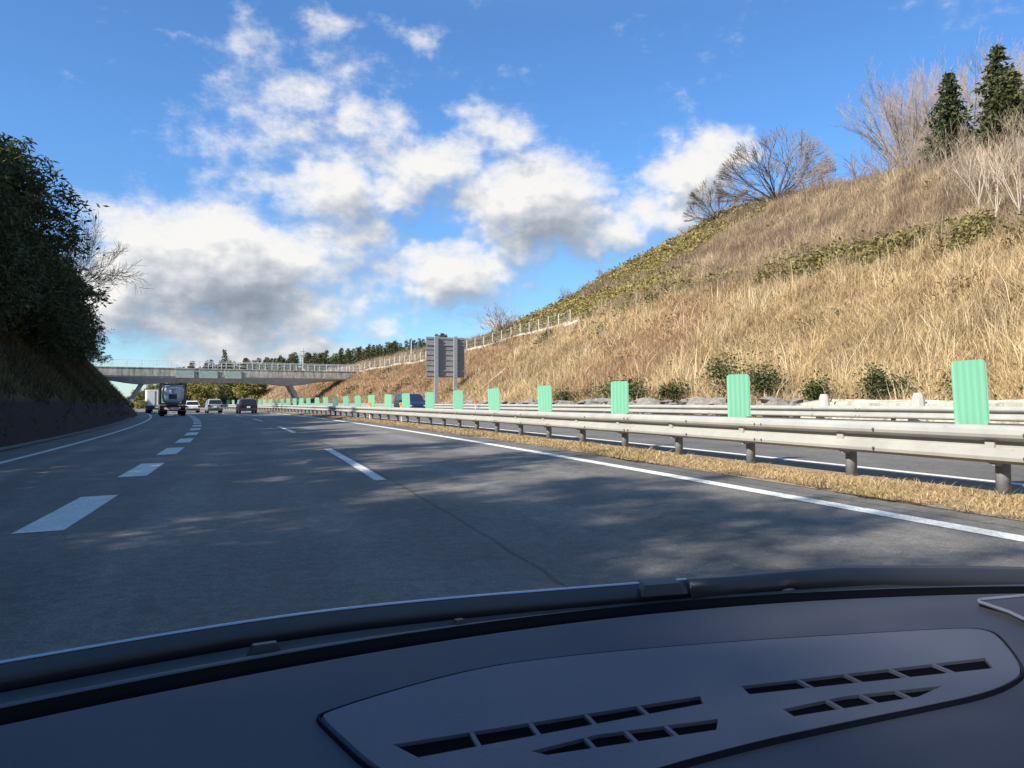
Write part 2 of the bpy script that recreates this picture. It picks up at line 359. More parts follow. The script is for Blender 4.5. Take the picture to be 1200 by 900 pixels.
# ------------------------------------------------------------------ ground, slopes, road
m = MB(); R_ = 4500
m.add([(-R_, -R_, -3), (R_, -R_, -3), (R_, R_, -3), (-R_, R_, -3)], np.array([(0, 1, 2, 3)])); tag(m.build('ground', M['ground']), kind='structure')
def sheet(name, material, ts, us, zf, uvf=None, parent=None):
    tt, uu = np.meshgrid(ts, us, indexing='ij'); x, y = XY(tt, uu); z = zf(tt, uu)
    mb = MB(); mb.grid(np.stack([x, y, z], -1), flip=True)
    if uvf: mb.uv.append(uvf(tt, uu, z).reshape(-1, 2))
    o = mb.build(name, material, parent, smooth=True)
    return o
tu_uv = lambda t, u, z: np.stack([t, u], -1)
TS = np.concatenate([np.arange(-40, 260, 1.), np.arange(260, 400, 4.)])
road = tag(sheet('road', M['asphalt'], TS, np.array([-8.4, -7, -5, -3, -1, 1, 3, 5.0, 7.2, 8.2, 10, 12, 14, 16, 18.6]), lambda t, u: zroad(u)+0*t, tu_uv), kind='structure')
tag(sheet('hillside', M['hill'], np.arange(-50, 200, 1.), np.concatenate([[18.55, 19.2, 19.5], np.arange(20, 60, .8), np.arange(60, 130, 5)]), lambda t, u: hillR(t, u)+.012, tu_uv), kind='structure')
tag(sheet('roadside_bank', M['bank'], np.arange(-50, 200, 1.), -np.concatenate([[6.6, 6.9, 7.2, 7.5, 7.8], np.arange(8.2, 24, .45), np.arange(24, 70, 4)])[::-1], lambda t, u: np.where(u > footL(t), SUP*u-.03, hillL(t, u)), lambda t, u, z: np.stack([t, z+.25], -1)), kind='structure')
tag(sheet('median_strip', M['dirt'], np.arange(-20, 220, 1.), np.array([6.02, 6.3, 6.9, 7.4, 7.72]), lambda t, u: zroad(u)+.006+np.where((u > 6.1) & (u < 7.6), .025, 0)), kind='structure')
tag(sheet('gutter', M['gutter'], np.arange(-20, 140, 1.), np.array([-7.55, -7.5, -7.12, -7.1]), lambda t, u: zroad(u)+np.where(u < -7.3, .05, .03)-np.interp(t, [85, 110], [0, .2])), kind='structure')
tag(sheet('verge', M['dirt'], np.arange(-20, 200, 1.), np.array([17.6, 18.2, 18.7, 19.6]), lambda t, u: zroad(u)+.02+0*t), kind='structure')

def strip(name, u0, wdt, t0, t1, parent=road):
    ts = np.arange(t0, t1+.01, .5); mb = MB()
    mb.grid(np.stack([P(ts, u0-wdt/2, .005), P(ts, u0+wdt/2, .005)], 1), flip=True); return tag(mb.build(name, M['road_paint'], parent), kind='structure')
def dashes(name, u0, wdt, first, length, period, tmax):
    mb = MB(); t0 = first
    while t0 < tmax:
        ts = np.linspace(t0, t0+length, 5); mb.grid(np.stack([P(ts, u0-wdt/2, .005), P(ts, u0+wdt/2, .005)], 1), flip=True); t0 += period
    return tag(mb.build(name, M['road_paint'], road), kind='structure')
strip('edge_line', -5.72, .2, -20, 200); strip('edge_line', 5.36, .2, -20, 200); strip('edge_line', 8.3, .16, -20, 200); strip('edge_line', 15.6, .2, -20, 200)
dashes('lane_line', -2.2, .46, 8.85-6.2*2, 3.2, 6.2, 125)
dashes('lane_line', 1.58, .17, 11.8-20, 8.4, 20, 180)
dashes('lane_line', 11.7, .15, 3-20, 8, 20, 180)

# ------------------------------------------------------------------ guard rails
M['dark_steel'] = mat('dark_bolt_steel', (.10, .095, .085), .5, .3)
def wprofile(sign, u0, base):
    f = np.array([(0, .360), (.035, .366), (.080, .395), (.088, .43), (.076, .478), (-.008, .522), (-.012, .582), (.082, .622), (.092, .655), (.080, .70), (.035, .735), (.0, .745)])
    bk = f[::-1].copy(); bk[:, 0] -= .012
    pr = np.concatenate([f, bk]); return np.stack([u0+sign*pr[:, 0], pr[:, 1]+base], 1)
def beam(parent, u0, sign, t0, t1, origin, lap=0.):
    bolts = []; pr = wprofile(sign, u0+sign*lap, 0); ts = np.linspace(t0, t1, 6)
    rings = np.stack([np.c_[np.stack(XY(t, pr[:, 0]), 1), zroad(u0)+pr[:, 1]] for t in ts]); mb = MB(); mb.loft(rings)
    for k in (t0+.08, t0+.24, t0+2.2):                                        # splice bolts
        for hh in (.43, .655):
            c = np.append(np.stack(XY(k, u0+sign*(lap+.09))), zroad(u0)+hh); bolts.append((c, head(k)))
    o = mb.build('beam', M['rail'], parent, origin=origin, recalc=True)
    if t0 < 30:
        mb = MB()
        for c, a in bolts: mb.cyl(c, .017, .03, 'x', 8)
        tag(mb.build('bolt', M['dark_steel'], o, origin=origin), kind='stuff')
    return o
def posts(parent, origin, u0, ts, wd=.14, h=.69):
    proto = None
    for t in ts:
        p = np.append(np.stack(XY(t, u0)), float(zroad(u0)))-origin
        if proto is None:
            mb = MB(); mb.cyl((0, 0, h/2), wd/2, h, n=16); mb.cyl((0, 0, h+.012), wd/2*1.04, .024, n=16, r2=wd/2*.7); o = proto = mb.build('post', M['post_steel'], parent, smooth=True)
        else: o = proto.copy(); COL.objects.link(o)
        o.location = p; o.rotation_euler.z = head(t)
def brackets(parent, origin, u0, ts, sign):
    proto = None
    for t in ts:
        p = np.append(np.stack(XY(t, u0)), float(zroad(u0)))-origin
        if proto is None:
            mb = MB(); mb.loft([[(x, -.055, .33), (x, .055, .37), (x, .055, .74), (x, -.055, .74)] for x in (.0, sign*.105)]); proto = o = mb.build('bracket', M['rail'], parent, recalc=True)
        else: o = proto.copy(); COL.objects.link(o)
        o.location = p; o.rotation_euler.z = head(t)
PT = 6.29+2.165*np.arange(-3, 66)
org = np.append(np.stack(XY(0, 7.12)), float(zroad(7.12)))
rail = empty('median_guardrail', org, 'long cream double guardrail on round grey posts along the grassy median', 'guardrail')
for k in range(-1, 33): beam(rail, 6.975, -1, 5.6+4.33*k-4.33, 5.6+4.33*k+.3, org, lap=.008*(k % 2))
for k in range(-1, 26): beam(rail, 7.27, 1, 5.6+4.33*k-4.33, 5.6+4.33*k+.3, org, lap=.008*(k % 2))
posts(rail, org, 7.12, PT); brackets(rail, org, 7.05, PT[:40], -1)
org2 = np.append(np.stack(XY(0, 18.1)), float(zroad(18.1)))
rail2 = empty('roadside_guardrail', org2, 'cream guardrail along the opposite carriageway at the foot of the dry slope', 'guardrail')
for k in range(0, 26): beam(rail2, 17.98, -1, 6*k-4, 6*k+2.3, org2, lap=.008*(k % 2))
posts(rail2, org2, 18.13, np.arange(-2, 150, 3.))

# ------------------------------------------------------------------ green anti-glare panels on the median rail
def panel_mesh():
    W_, H_, r = .37, .70, .055
    xs = np.linspace(-W_/2, W_/2, 37); rel = np.interp(np.abs(xs), [W_/2-r, W_/2], [0, 1]); cut = r*(1-np.sqrt(np.clip(1-rel**2, 0, 1)))
    rib = .0009*np.clip(np.cos((xs+W_/2)/W_*2*math.pi*5.)*2.2, -1, 1); rib[np.abs(xs) > W_/2-.018] = .003
    rings = []
    for sgn in (-1, 1):
        rows = []
        for f in np.linspace(0, 1, 9): rows.append(np.stack([xs, rib+sgn*.004, cut*.6+f*(H_-cut*1.6)], 1))
        rings.append(np.stack(rows))
    mb = MB(); mb.grid(rings[0]); mb.grid(rings[1], flip=True)
    edge = lambda a: np.concatenate([a[0], a[1:, -1], a[-1, ::-1][1:], a[::-1, 0][1:]])
    e0, e1 = edge(rings[0]), edge(rings[1]); mb.grid(np.stack([e0, e1]))
    return mb
names = ['nearest and largest green anti-glare panel, leaning left at the right photo edge', 'second green anti-glare panel from the right, beside the large round evergreen bush', 'third green anti-glare panel from the right along the median rail', 'fourth green anti-glare panel from the right along the median rail', 'fifth green anti-glare panel from the right, beside the orange delineator', 'green anti-glare panel under the right leg of the grey sign', 'green anti-glare panel just right of the dark blue car', 'green anti-glare panel just left of the dark blue car', 'second green anti-glare panel left of the dark blue car', 'third green anti-glare panel left of the dark blue car']
pan0 = None
for k in range(30):
    t = 6.64+4.315*k; p = P(t, 7.17)
    lab = names[k] if k < len(names) else 'small distant green anti-glare panel in the row leading to the overpass'
    if pan0 is None:
        pan0 = o = empty('anti_glare_panel', (0, 0, 0), lab, 'anti-glare panel', 'green anti-glare panels along the median rail')
        b_ = panel_mesh().build('board', M['green'], o, smooth=False); b_.location = (0, 0, .72)
        mb = MB(); mb.box((0, .035, .80), (.05, .03, .5)); mb.box((0, .022, .80), (.30, .02, .03)); mb.build('mounting_post', M['steel'], o)
    else: o = copy_tree(pan0); o['label'] = lab
    rr = random.Random(k); o.location = p
    o.rotation_euler = (rr.uniform(-.03, .03), -.035+rr.uniform(-.03, .025) - (.045 if k == 0 else 0), head(t)-.30+rr.uniform(-.06, .06))
# orange delineator beyond the far rail, amber reflectors on the median
def delineator(t, u, h, col, lab, grp=None):
    o = empty('delineator', P(t, u), lab, 'delineator', grp, head(t))
    mb = MB(); mb.cyl((0, 0, h/2), .03, h, n=10); mb.build('stem', M['pale_steel'], o)
    mb = MB(); mb.cyl((0, 0, h+.10), .11, .05, 'y', 16); mb.cyl((0, 0, h-.06), .075, .12, n=12); mb.build('reflector', col, o)
M['orange'] = mat('orange_plastic', (.75, .16, .02), .5); M['amber'] = mat('amber_plastic', (.70, .38, .06), .5)
delineator(57.5, 17.6, .86, M['orange'], 'bright orange round delineator beside the far guardrail, right of the grey sign')
for t in (37.3, 45.3): delineator(t, 7.0, .80, M['amber'], 'small amber reflector on the median rail below a distant green panel', 'amber reflectors on the median rail')

# ------------------------------------------------------------------ big road sign seen from behind
sg = P(75.5, 21.15); sg[2] = float(hillR(75.5, 21.15)); a_ = head(75.5)
sign = empty('road_sign', sg-np.array((0, 0, .25)), 'large grey road sign seen from behind on two steel legs by the slope', 'road sign', rz=a_)
sign.location.z -= .95; sign.scale = (1.07, 1.0, 1.07)
mb = MB(); mb.box((0, .08, 5.15), (3.75, .03, 3.75))
for k in range(8): mb.box((0, .045, 3.42+k*.49), (3.75, .05, .05))
mb.build('sign_board', M['grey_sheet'], sign)
mb = MB(); mb.box((0, .022, 3.9), (3.7, .05, .10)); mb.box((0, .022, 6.3), (3.7, .05, .10)); mb.build('crossbar', M['steel'], sign)
for sx in (-.95, .92):
    mb = MB(); mb.box((sx, -.12, 3.5), (.34, .20, 7.2)); mb.build('leg', M['steel'], sign)

# ------------------------------------------------------------------ the overpass
ba = head(132); bo = P(132, 5.5); bo[2] = 0
bridge = empty('overpass_bridge', bo, 'weathered concrete overpass with inclined struts crossing above the expressway', 'bridge', rz=ba)
xs = np.linspace(-22, 24, 47)
under = 4.35+.0*xs-.38*np.exp(-((xs+10.5)/2.6)**2)-.38*np.exp(-((xs-11)/2.8)**2)+.75*np.clip((xs-13)/8, 0, 1)+.55*np.clip((-xs-13)/6, 0, 1)
mb = MB(); mb.loft([[(x, -1.7, u_), (x, -2.1, 5.02), (x, -2.1, 5.2), (x, 2.1, 5.2), (x, 2.1, 5.02), (x, 1.7, u_)] for x, u_ in zip(xs, under)]); mb.build('girder', M['concrete'], bridge, recalc=True)
for y in (-2.02, 2.02):
    mb = MB(); mb.box((1, y, 5.80), (44, .24, 1.2)); mb.box((1, y, 6.43), (44, .34, .12)); mb.build('parapet', M['concrete_old'], bridge)
for y in (-2.0, 2.0):
    mb = MB(); mb.bar((-21, y, 7.55), (22.9, y, 7.55), .035); mb.bar((-21, y, 7.0), (22.9, y, 7.0), .02); o = mb.build('railing', M['pale_steel'], bridge)
    pr = None
    for k in range(23):
        mb = MB()
        if pr is None: mb.box((0, 0, .53), (.07, .07, 1.08)); pp = pr = mb.build('railing_post', M['pale_steel'], o)
        else: pp = pr.copy(); COL.objects.link(pp)
        pp.location = (-20.8+1.98*k, y, 6.49)
mb = MB()
for k in range(100): mb.box((4.2+k*.188, -1.96, 7.03), (.022, .012, .96))
for z in (6.62, 6.82, 7.2, 7.4): mb.bar((4.2, -1.94, z), (22.8, -1.94, z), .012, 4)
mb.build('fence_mesh', M['pale_steel'], bridge)
for x0, x1 in ((-10.7, -13.2), (11.0, 13.6)):
    for y in (-1.0, 1.0):
        mb = MB(); mb.loft([[(xx-.28, y-.3, z), (xx+.28, y-.3, z), (xx+.28, y+.3, z), (xx-.28, y+.3, z)] for xx, z in ((x1, -.2), (x0, 4.2))]); mb.build('strut', M['concrete'], bridge)
def banner_nodes(k, b, ob):
    n = k.noise(ob, 1.3, 6, .7); n2 = k.noise(ob, 4, 4, .6)
    c = k.mix(k.maprange(n, .3, .7), (.24, .36, .28), (.42, .47, .40)); c = k.mix(k.maprange(n2, .6, .66), c, (.06, .10, .08)); k.l.new(c, b.inputs['Base Color'])
M['banner'] = mat('faded_board', rough=.7, build=banner_nodes)
for lab, x0, x1 in (('leftmost of the three faded pale green boards hung on the overpass parapet', -6.3, -3.7), ('middle of the three faded pale green boards hung on the overpass parapet', -3.0, -.35), ('rightmost of the three faded pale green boards hung on the overpass parapet', .75, 3.2)):
    xc = (x0+x1)/2; o = empty('bridge_board', (0, 0, 0), lab, 'sign board', 'boards on the overpass'); o.location = Vector(bo)+Matrix.Rotation(ba, 3, 'Z') @ Vector((xc, -2.24, 5.05)); o.rotation_euler.z = ba
    mb = MB(); mb.box((0, 0, .62), (x1-x0, .05, 1.25)); mb.build('board_face', M['banner'], o)
    mb = MB(); mb.box((0, -.03, 1.27), (x1-x0+.08, .07, .06)); mb.box((0, -.03, -.02), (x1-x0+.08, .07, .06)); mb.build('board_frame', M['concrete'], o)

# ------------------------------------------------------------------ fences, poles and drains on the slope
def slope_fence(ts, off, lab, h=1.25, step=2.2):
    """a post and rail fence that follows the outer edge of the bench"""
    uf = lambda t: 19.5+(bench(t)-float(zroad(19.5)))/.7+off
    pts = np.array([P(t, 0)*0+np.append(np.stack(XY(t, uf(t))), float(hillR(t, uf(t)))) for t in ts]); o = empty('fence', pts[0], lab, 'fence')
    q = pts-pts[0]; mb = MB()
    for z in (h-.05, h*.55, .25): mb.tubes(q[:-1]+(0, 0, z), q[1:]+(0, 0, z), np.full(len(q)-1, .016), np.full(len(q)-1, .016), 5)
    mb.build('rail', M['steel'], o)
    mb = MB()
    up = np.array((0, 0, 1.))
    for f in np.linspace(0, 1, 6, endpoint=False):
        A = q[:-1]+(q[1:]-q[:-1])*f; mb.tubes(A+(0, 0, .2), A+(0, 0, h-.05), np.full(len(A), .006), np.full(len(A), .006), 3)
    mb.build('wire_mesh', M['steel'], o)
    mb = MB(); mb.grid(np.stack([q+(0, 0, -.3), q+(0, 0, .22), q+(.12, .25, .22), q+(.12, .25, -.3)], 1)); mb.build('kerb', M['fence_paint'], o, recalc=True)
    mb = MB(); mb.box((0, 0, h/2+.05), (.08, .08, h+.1)); pr = mb.build('post', M['fence_paint'], o); pr.location = q[0]
    for p in q[1:]: c = pr.copy(); COL.objects.link(c); c.location = p
slope_fence(np.arange(69.5, 131, 2.05), .1, 'white post and wire fence climbing the dry slope from the overpass past the grey sign')
slope_fence(np.arange(136, 176, 2.4), .0, 'small pale fence on the reddish slope seen beneath the overpass')
mb = MB(); pA = np.append(np.stack(XY(69.5, 31.6)), 8.9); mb.bar(np.append(np.stack(XY(70.2, 31.2)), 8.55), np.append(np.stack(XY(66.5, 31.2)), 8.95), .13, 8)
tag(mb.build('drain_pipe', M['pale_steel']), 'pale pipe lying on the slope at the upper end of the white fence', 'pipe')
def utility_pole(t, u, z, h, lab):
    o = empty('utility_pole', np.append(np.stack(XY(t, u)), z), lab, 'utility pole', rz=head(t))
    mb = MB(); mb.bar((0, 0, 0), (0, 0, h), .15, 10, .09); mb.build('mast', M['concrete'], o)
    mb = MB(); mb.box((0, 0, h*.78), (1.6, .09, .09)); mb.box((0, 0, h*.9), (.9, .09, .09)); mb.build('crossarm', M['steel'], o)
    mb = MB(); mb.cyl((.3, 0, h*.3), .3, .8, n=12); mb.build('transformer', M['concrete'], o)
utility_pole(152, 25.5, 5.5, 6.2, 'slim pale utility pole standing behind the right half of the overpass railing')
utility_pole(126, 35.5, 7.2, 4.6, 'grey utility pole behind the white fence at the right end of the overpass')
mb = MB(); a0, a1 = hillR(70, 20.6), hillR(63.5, 25)
mb.bar(np.append(np.stack(XY(68.5, 20.4)), float(hillR(68.5, 20.4))+.12), np.append(np.stack(XY(69.5, 25.2)), float(hillR(69.5, 25.2))+.2), .09, 8)
tag(mb.build('drain_pipe', M['bark_pale']), 'pale drain pipe running down the slope to the right of the grey sign', 'pipe')
# foot of the slope: low concrete wall with two post stubs, and rocks
wl = empty('retaining_wall', P(16, 19.0), 'low grey concrete wall at the slope foot behind the far guardrail', 'wall')
ts = np.arange(11, 24, .8); base = P(16, 19.0)
rr = np.random.default_rng(3)
mb = MB(); mb.loft([[*(P(t, 18.75, -.1), P(t, 18.75, .82+j), P(t, 19.3, .92+j), P(t, 19.3, -.1))] for t, j in zip(ts, rr.uniform(-.05, .05, len(ts)))]); mb.build('wall_body', M['concrete_old'], wl, origin=base, recalc=True)
for t in (18.6, 13.8, 22.5):
    mb = MB(); c = P(t, 18.66); mb.cyl(c+(0, 0, .5), .34, 1.0, n=10, r2=.17); mb.cyl(c+(0, 0, 1.06), .17, .13, n=10, r2=.12); mb.build('post_stub', M['concrete'], wl, origin=base)
def rock_mesh(seed):
    rg = np.random.default_rng(seed); n, k_ = 9, 14; rings = []
    for i in range(n):
        ph = math.pi*(i+.5)/n; a = np.arange(k_)*2*math.pi/k_
        r = 1+.22*np.sin(a*2+rg.uniform(0, 6))+.15*np.sin(a*3+ph*3+rg.uniform(0, 6))+rg.uniform(-.07, .07, k_)
        rings.append(np.stack([np.cos(a)*math.sin(ph)*r, np.sin(a)*math.sin(ph)*r*.8, -math.cos(ph)*(.75+.1*r)], 1))
    mb = MB(); mb.loft(rings); return mb
rocks = [None]*3
for k in range(26):
    t = 24.6+k*1.55+rr.uniform(-.4, .4); i = k % 3; lab = 'rough grey-brown rock at the slope foot behind the far guardrail'
    if rocks[i] is None: o = rocks[i] = tag(rock_mesh(i).build('rock', M['rock']), lab, 'rock', 'rocks at the foot of the slope')
    else: o = copy_tree(rocks[i])
    o.location = P(t, 19.15+rr.uniform(-.15, .25), .62); s_ = rr.uniform(.42, .75); o.scale = (s_*1.2, s_, s_*.8); o.rotation_euler = (rr.uniform(-.2, .2), rr.uniform(-.2, .2), rr.uniform(0, 6))

# ------------------------------------------------------------------ vegetation
def blades(mb, p, h, lean, wd, col, colt, bend=.5, mid=.5, dirn=None):
    n = len(p); a = RNG.uniform(0, 2*math.pi, n); s = np.stack([np.cos(a), np.sin(a), 0*a], 1)*wd[:, None]/2
    la = RNG.uniform(0, 2*math.pi, n) if dirn is None else dirn+RNG.normal(0, .7, n); lv = np.stack([np.cos(la), np.sin(la), 0*la], 1)*(lean*h)[:, None]
    up = np.array([0, 0, 1.])*h[:, None]
    m_ = p+up*mid+lv*mid*(1-bend); t_ = p+up+lv
    v = np.stack([p-s, p+s, m_+s*.8, m_-s*.8, t_], 1).reshape(-1, 3); b = np.arange(n)*5
    c = np.stack([col, col, (col+colt)/2, (col+colt)/2, colt], 1).reshape(-1, 3)
    mb.add(v, [np.stack([b, b+1, b+2, b+3], 1), np.stack([b+3, b+2, b+4], 1)], c)
def leaves(mb, p, size, col, asp=.45, droop=0., up=None):
    n = len(p); d = RNG.normal(size=(n, 3)); d[:, 2] = d[:, 2]*.6-droop; d /= np.linalg.norm(d, axis=1, keepdims=True)
    q_ = RNG.normal(size=(n, 3)); s = np.cross(d, q_); s /= np.linalg.norm(s, axis=1, keepdims=True)+1e-9
    L = size[:, None]; v = np.stack([p, p+d*L*.5+s*L*asp*.5, p+d*L, p+d*L*.5-s*L*asp*.5], 1).reshape(-1, 3); b = np.arange(n)*4
    mb.add(v, np.stack([b, b+1, b+2, b+3], 1), np.repeat(col, 4, 0))
def tint(n, a, b, j=.12):
    f = RNG.uniform(0, 1, (n, 1)); c = np.asarray(a)*(1-f)+np.asarray(b)*f; return np.clip(c*RNG.uniform(1-j, 1+j, (n, 1)), 0, 1)
def world_pts(t, u, z): x, y = XY(t, u); return np.stack([x, y, z], 1)
def fnoise(x, y, seed, sc):
    g_ = np.random.default_rng(seed); v = 0
    for o in range(4):
        f = sc*1.9**o; a = g_.uniform(0, 6.28, 6); k = g_.normal(size=(3, 2)); k /= np.linalg.norm(k, axis=1, keepdims=True)
        v = v+sum(np.sin((x*k[i, 0]+y*k[i, 1])*f+a[i]) for i in range(3))/3*.62**o
    return v
def sample(n, t0, t1, u0, u1, ref, power=1.2):
    t = RNG.uniform(t0, t1, n); u = RNG.uniform(u0, u1, n); x, y = XY(t, u); d = np.hypot(x, y)
    k = (RNG.uniform(0, 1, n) < (ref/d)**power) & (y > 2) & (np.abs(x)/np.maximum(y, 1) < .85)
    return t[k], u[k], d[k]
def uBench(t): return 19.5+(bench(t)-float(zroad(19.5)))/.7

# --- the dry slope on the right
t, u, d = sample(310000, 2, 150, 19.6, 66, 26, .9)
t2, u2 = RNG.uniform(130, 195, 9000), RNG.uniform(19.6, 60, 9000); t, u = np.r_[t, t2], np.r_[u, u2]; d = np.hypot(*XY(t, u))
z = hillR(t, u); uB = uBench(t); nz = fnoise(t, u, 11, .22); nz2 = fnoise(t, u, 12, .7); nz3 = fnoise(t, u, 14, .1); nz4 = fnoise(t, u, 15, 2.2); nz5 = fnoise(t*.5, u, 16, 1.3)
path = (t > 66) & (u > uB-.4) & (u < uB+3.6)
berm = (t < 67) & (u > uB-1.2-.6*nz) & (u < uB+2.8+1.2*nz) & (nz2+.5*nz+.5*nz4 > -.15+.012*(t-22).clip(0))
crest = (nz4+nz2 > -.5) & (t > 52) & (u > uB+2.5) & (z > bench(t)+1.5) & (nz*.4+nz2*.3+(t-66)*.05 > 0) & (t < 104)
red = (~path) & ((u < uB) & (nz3+.5*nz+(t-56)*.03+RNG.normal(0, .45, len(t)) > .45) | (t > 88))
bare = RNG.uniform(0, 1, len(t)) < np.clip(.30-.35*nz2-.35*nz4, .03, .85)
low = (u < uB)
def tufts(mask, k, hr, lean, wd, ca, cb, ct, spread=.22, name=None):
    tt, uu, zz, dd = t[mask], u[mask], z[mask], d[mask]; n = len(tt)
    tone = RNG.uniform(.6, 1.3, n)*(1+.18*nz2[mask].clip(-1.5, 1.5))*(1+.16*nz[mask].clip(-1.5, 1.5))*(1+.26*nz4[mask].clip(-1.5, 1.5)); hs = RNG.uniform(*hr, n)*(1+.22*nz[mask].clip(-1, 1))*(1+.4*nz4[mask].clip(-1.2, 1.5))
    ou, ot = RNG.normal(0, spread, n*k), RNG.normal(0, spread, n*k); tt = np.repeat(tt, k)+ot; uu = np.repeat(uu, k)+ou; fan = np.arctan2(ot, ou)+RNG.normal(0, .9, n*k)
    p = world_pts(tt, uu, hillR(tt, uu)-.04); h = np.repeat(hs, k)*RNG.uniform(.6, 1.15, n*k)
    w_ = wd*np.repeat((.75+dd/70), k)*RNG.uniform(.6, 1.4, n*k)
    c = tint(n*k, ca, cb)*np.repeat(tone, k)[:, None]; ctp = tint(n*k, cb, ct)*np.repeat(tone, k)[:, None]
    blades(GR, p, h, RNG.uniform(.05, lean, n*k), w_, np.clip(c, 0, .9), np.clip(ctp, 0, .9), dirn=fan)
GR = MB()
pampas = low & ~red & ~path & ~berm
tufts(pampas & ~bare, 8, (.32, .85), 1.25, .0165, (.25, .165, .080), (.46, .345, .18), (.66, .53, .335), .3)
tufts(pampas & (RNG.uniform(0, 1, len(t)) < .13) & (nz > -.1), 5, (.8, 1.6), .7, .016, (.40, .29, .15), (.54, .42, .24), (.72, .60, .42))
tufts(pampas & bare, 7, (.15, .5), 1.4, .02, (.095, .06, .03), (.21, .135, .07), (.33, .23, .13))
tufts(low & red & ~path, 8, (.25, .75), 1.2, .018, (.19, .11, .06), (.37, .245, .14), (.50, .36, .22))
tag(GR.build('dry_grass', M['grass']), kind='stuff')
GR = MB(); upper = ~low & ~path & ~berm
tufts(upper & ~crest & ~bare, 7, (.4, 1.0), 1.0, .017, (.22, .155, .09), (.37, .28, .17), (.51, .415, .285))
tufts(upper & ~crest & bare, 7, (.5, 1.4), .45, .020, (.15, .10, .065), (.26, .18, .12), (.35, .26, .19))
tufts(upper & crest, 4, (.3, .8), .7, .03, (.20, .15, .05), (.32, .25, .09), (.44, .36, .17))
tag(GR.build('upper_dry_grass', M['grass']), kind='stuff')
# olive bamboo grass on the berm and the crest
GR = MB()
def mounds(mask, k, hgt, size, ca, cb, rad=.5):
    tt, uu, zz, dd = t[mask], u[mask], z[mask], d[mask]; n = len(tt)
    hh = hgt*RNG.uniform(.5, 1.2, n)*(1+.25*nz2[mask]); tone = RNG.uniform(.7, 1.25, n)
    o = RNG.normal(size=(n*k, 3)); o /= np.linalg.norm(o, axis=1, keepdims=True); o *= RNG.uniform(.5, 1, (n*k, 1))**.5
    p = np.repeat(world_pts(tt, uu, zz), k, 0)+o*np.stack([np.full(n*k, rad), np.full(n*k, rad), np.repeat(hh, k)], 1); p[:, 2] = np.maximum(p[:, 2], np.repeat(zz, k)-.05)+np.repeat(hh, k)*.15
    leaves(GR, p, size*np.repeat(.7+dd/80, k)*RNG.uniform(.6, 1.3, n*k), np.clip(tint(n*k, ca, cb)*np.repeat(tone, k)[:, None], 0, .9), .4)
mounds(berm & (RNG.uniform(0, 1, len(t)) < .75), 16, .95, .2, (.12, .105, .032), (.27, .22, .085))
mounds(berm & (nz > .5), 10, .7, .2, (.04, .055, .016), (.10, .11, .03))
mounds(crest & (RNG.uniform(0, 1, len(t)) < .6), 14, .85, .21, (.15, .125, .038), (.34, .27, .10))
mounds(upper & ~crest & (nz2 > .95), 8, .5, .2, (.10, .09, .03), (.2, .16, .06))
mounds(low & ~path & (nz4+.8*nz2+.4*nz > 1.25) & (u > 22), 10, .55, .15, (.06, .045, .022), (.15, .105, .05))
mounds(low & ~path & (nz5+.6*nz2 > 1.15) & (u > 22), 8, .5, .17, (.05, .045, .018), (.13, .10, .04))
tag(GR.build('bamboo_grass', M['leaf']), kind='stuff')

# --- dead turf on the median
GR = MB(); n = 420000
tm = 2.5+110*RNG.uniform(0, 1, n)**2.3; um = RNG.uniform(5.80, 7.02, n); edge = .07*fnoise(tm, um*0, 21, 1.6)+.05*fnoise(tm, um*0, 22, 5.); k = (um > 5.98+1.3*edge) & (um < 6.93+.6*edge)
k &= RNG.uniform(0, 1, n) < np.clip(.7+.7*fnoise(tm, um, 24, 3.), .12, 1)
tm, um = tm[k], um[k]; n = len(tm); dd = np.hypot(*XY(tm, um)); gp = fnoise(tm, um, 23, 1.1)
c = tint(n, (.28, .195, .10), (.47, .355, .205), .25); gr = (RNG.uniform(0, 1, n) < np.clip(.04+.14*gp, .01, .3)); c[gr] = tint(gr.sum(), (.10, .13, .03), (.2, .2, .06))
blades(GR, P(tm, um, .035), (RNG.uniform(.012, .045, n)+.05*(RNG.uniform(0, 1, n) < .06))*(1+.4*gp.clip(-1, 1)), RNG.uniform(.3, 1.5, n), (.0035+.0007*dd)*RNG.uniform(.6, 1.4, n), c, np.clip(c*1.15, 0, 1))
tag(GR.build('dead_turf', M['grass']), kind='stuff')

# --- dark bank on the left: olive grass and weeds
GR = MB(); n = 90000
tb = RNG.uniform(14, 128, n); ub = footL(tb)-RNG.uniform(.2, 15, n); zb = hillL(tb, ub); hb = zb+.25
k = (hb > 1.55+.35*fnoise(tb, ub, 31, .8)) | (RNG.uniform(0, 1, n) < .035); tb, ub, zb = tb[k], ub[k], zb[k]; n = len(tb); dd = np.hypot(*XY(tb, ub))
tn = 1+.35*fnoise(tb, ub, 32, .5)[:, None].clip(-1.2, 1.2)
c = tint(n, (.055, .048, .022), (.125, .102, .05), .25)*tn
blades(GR, world_pts(tb, ub, zb-.03), RNG.uniform(.15, .55, n)*(1+.4*tn[:, 0]-.4), RNG.uniform(.2, 1.1, n), (.02+.0009*dd)*RNG.uniform(.6, 1.4, n), c, np.clip(c*1.2, 0, 1))
tag(GR.build('bank_grass', M['grass']), kind='stuff')

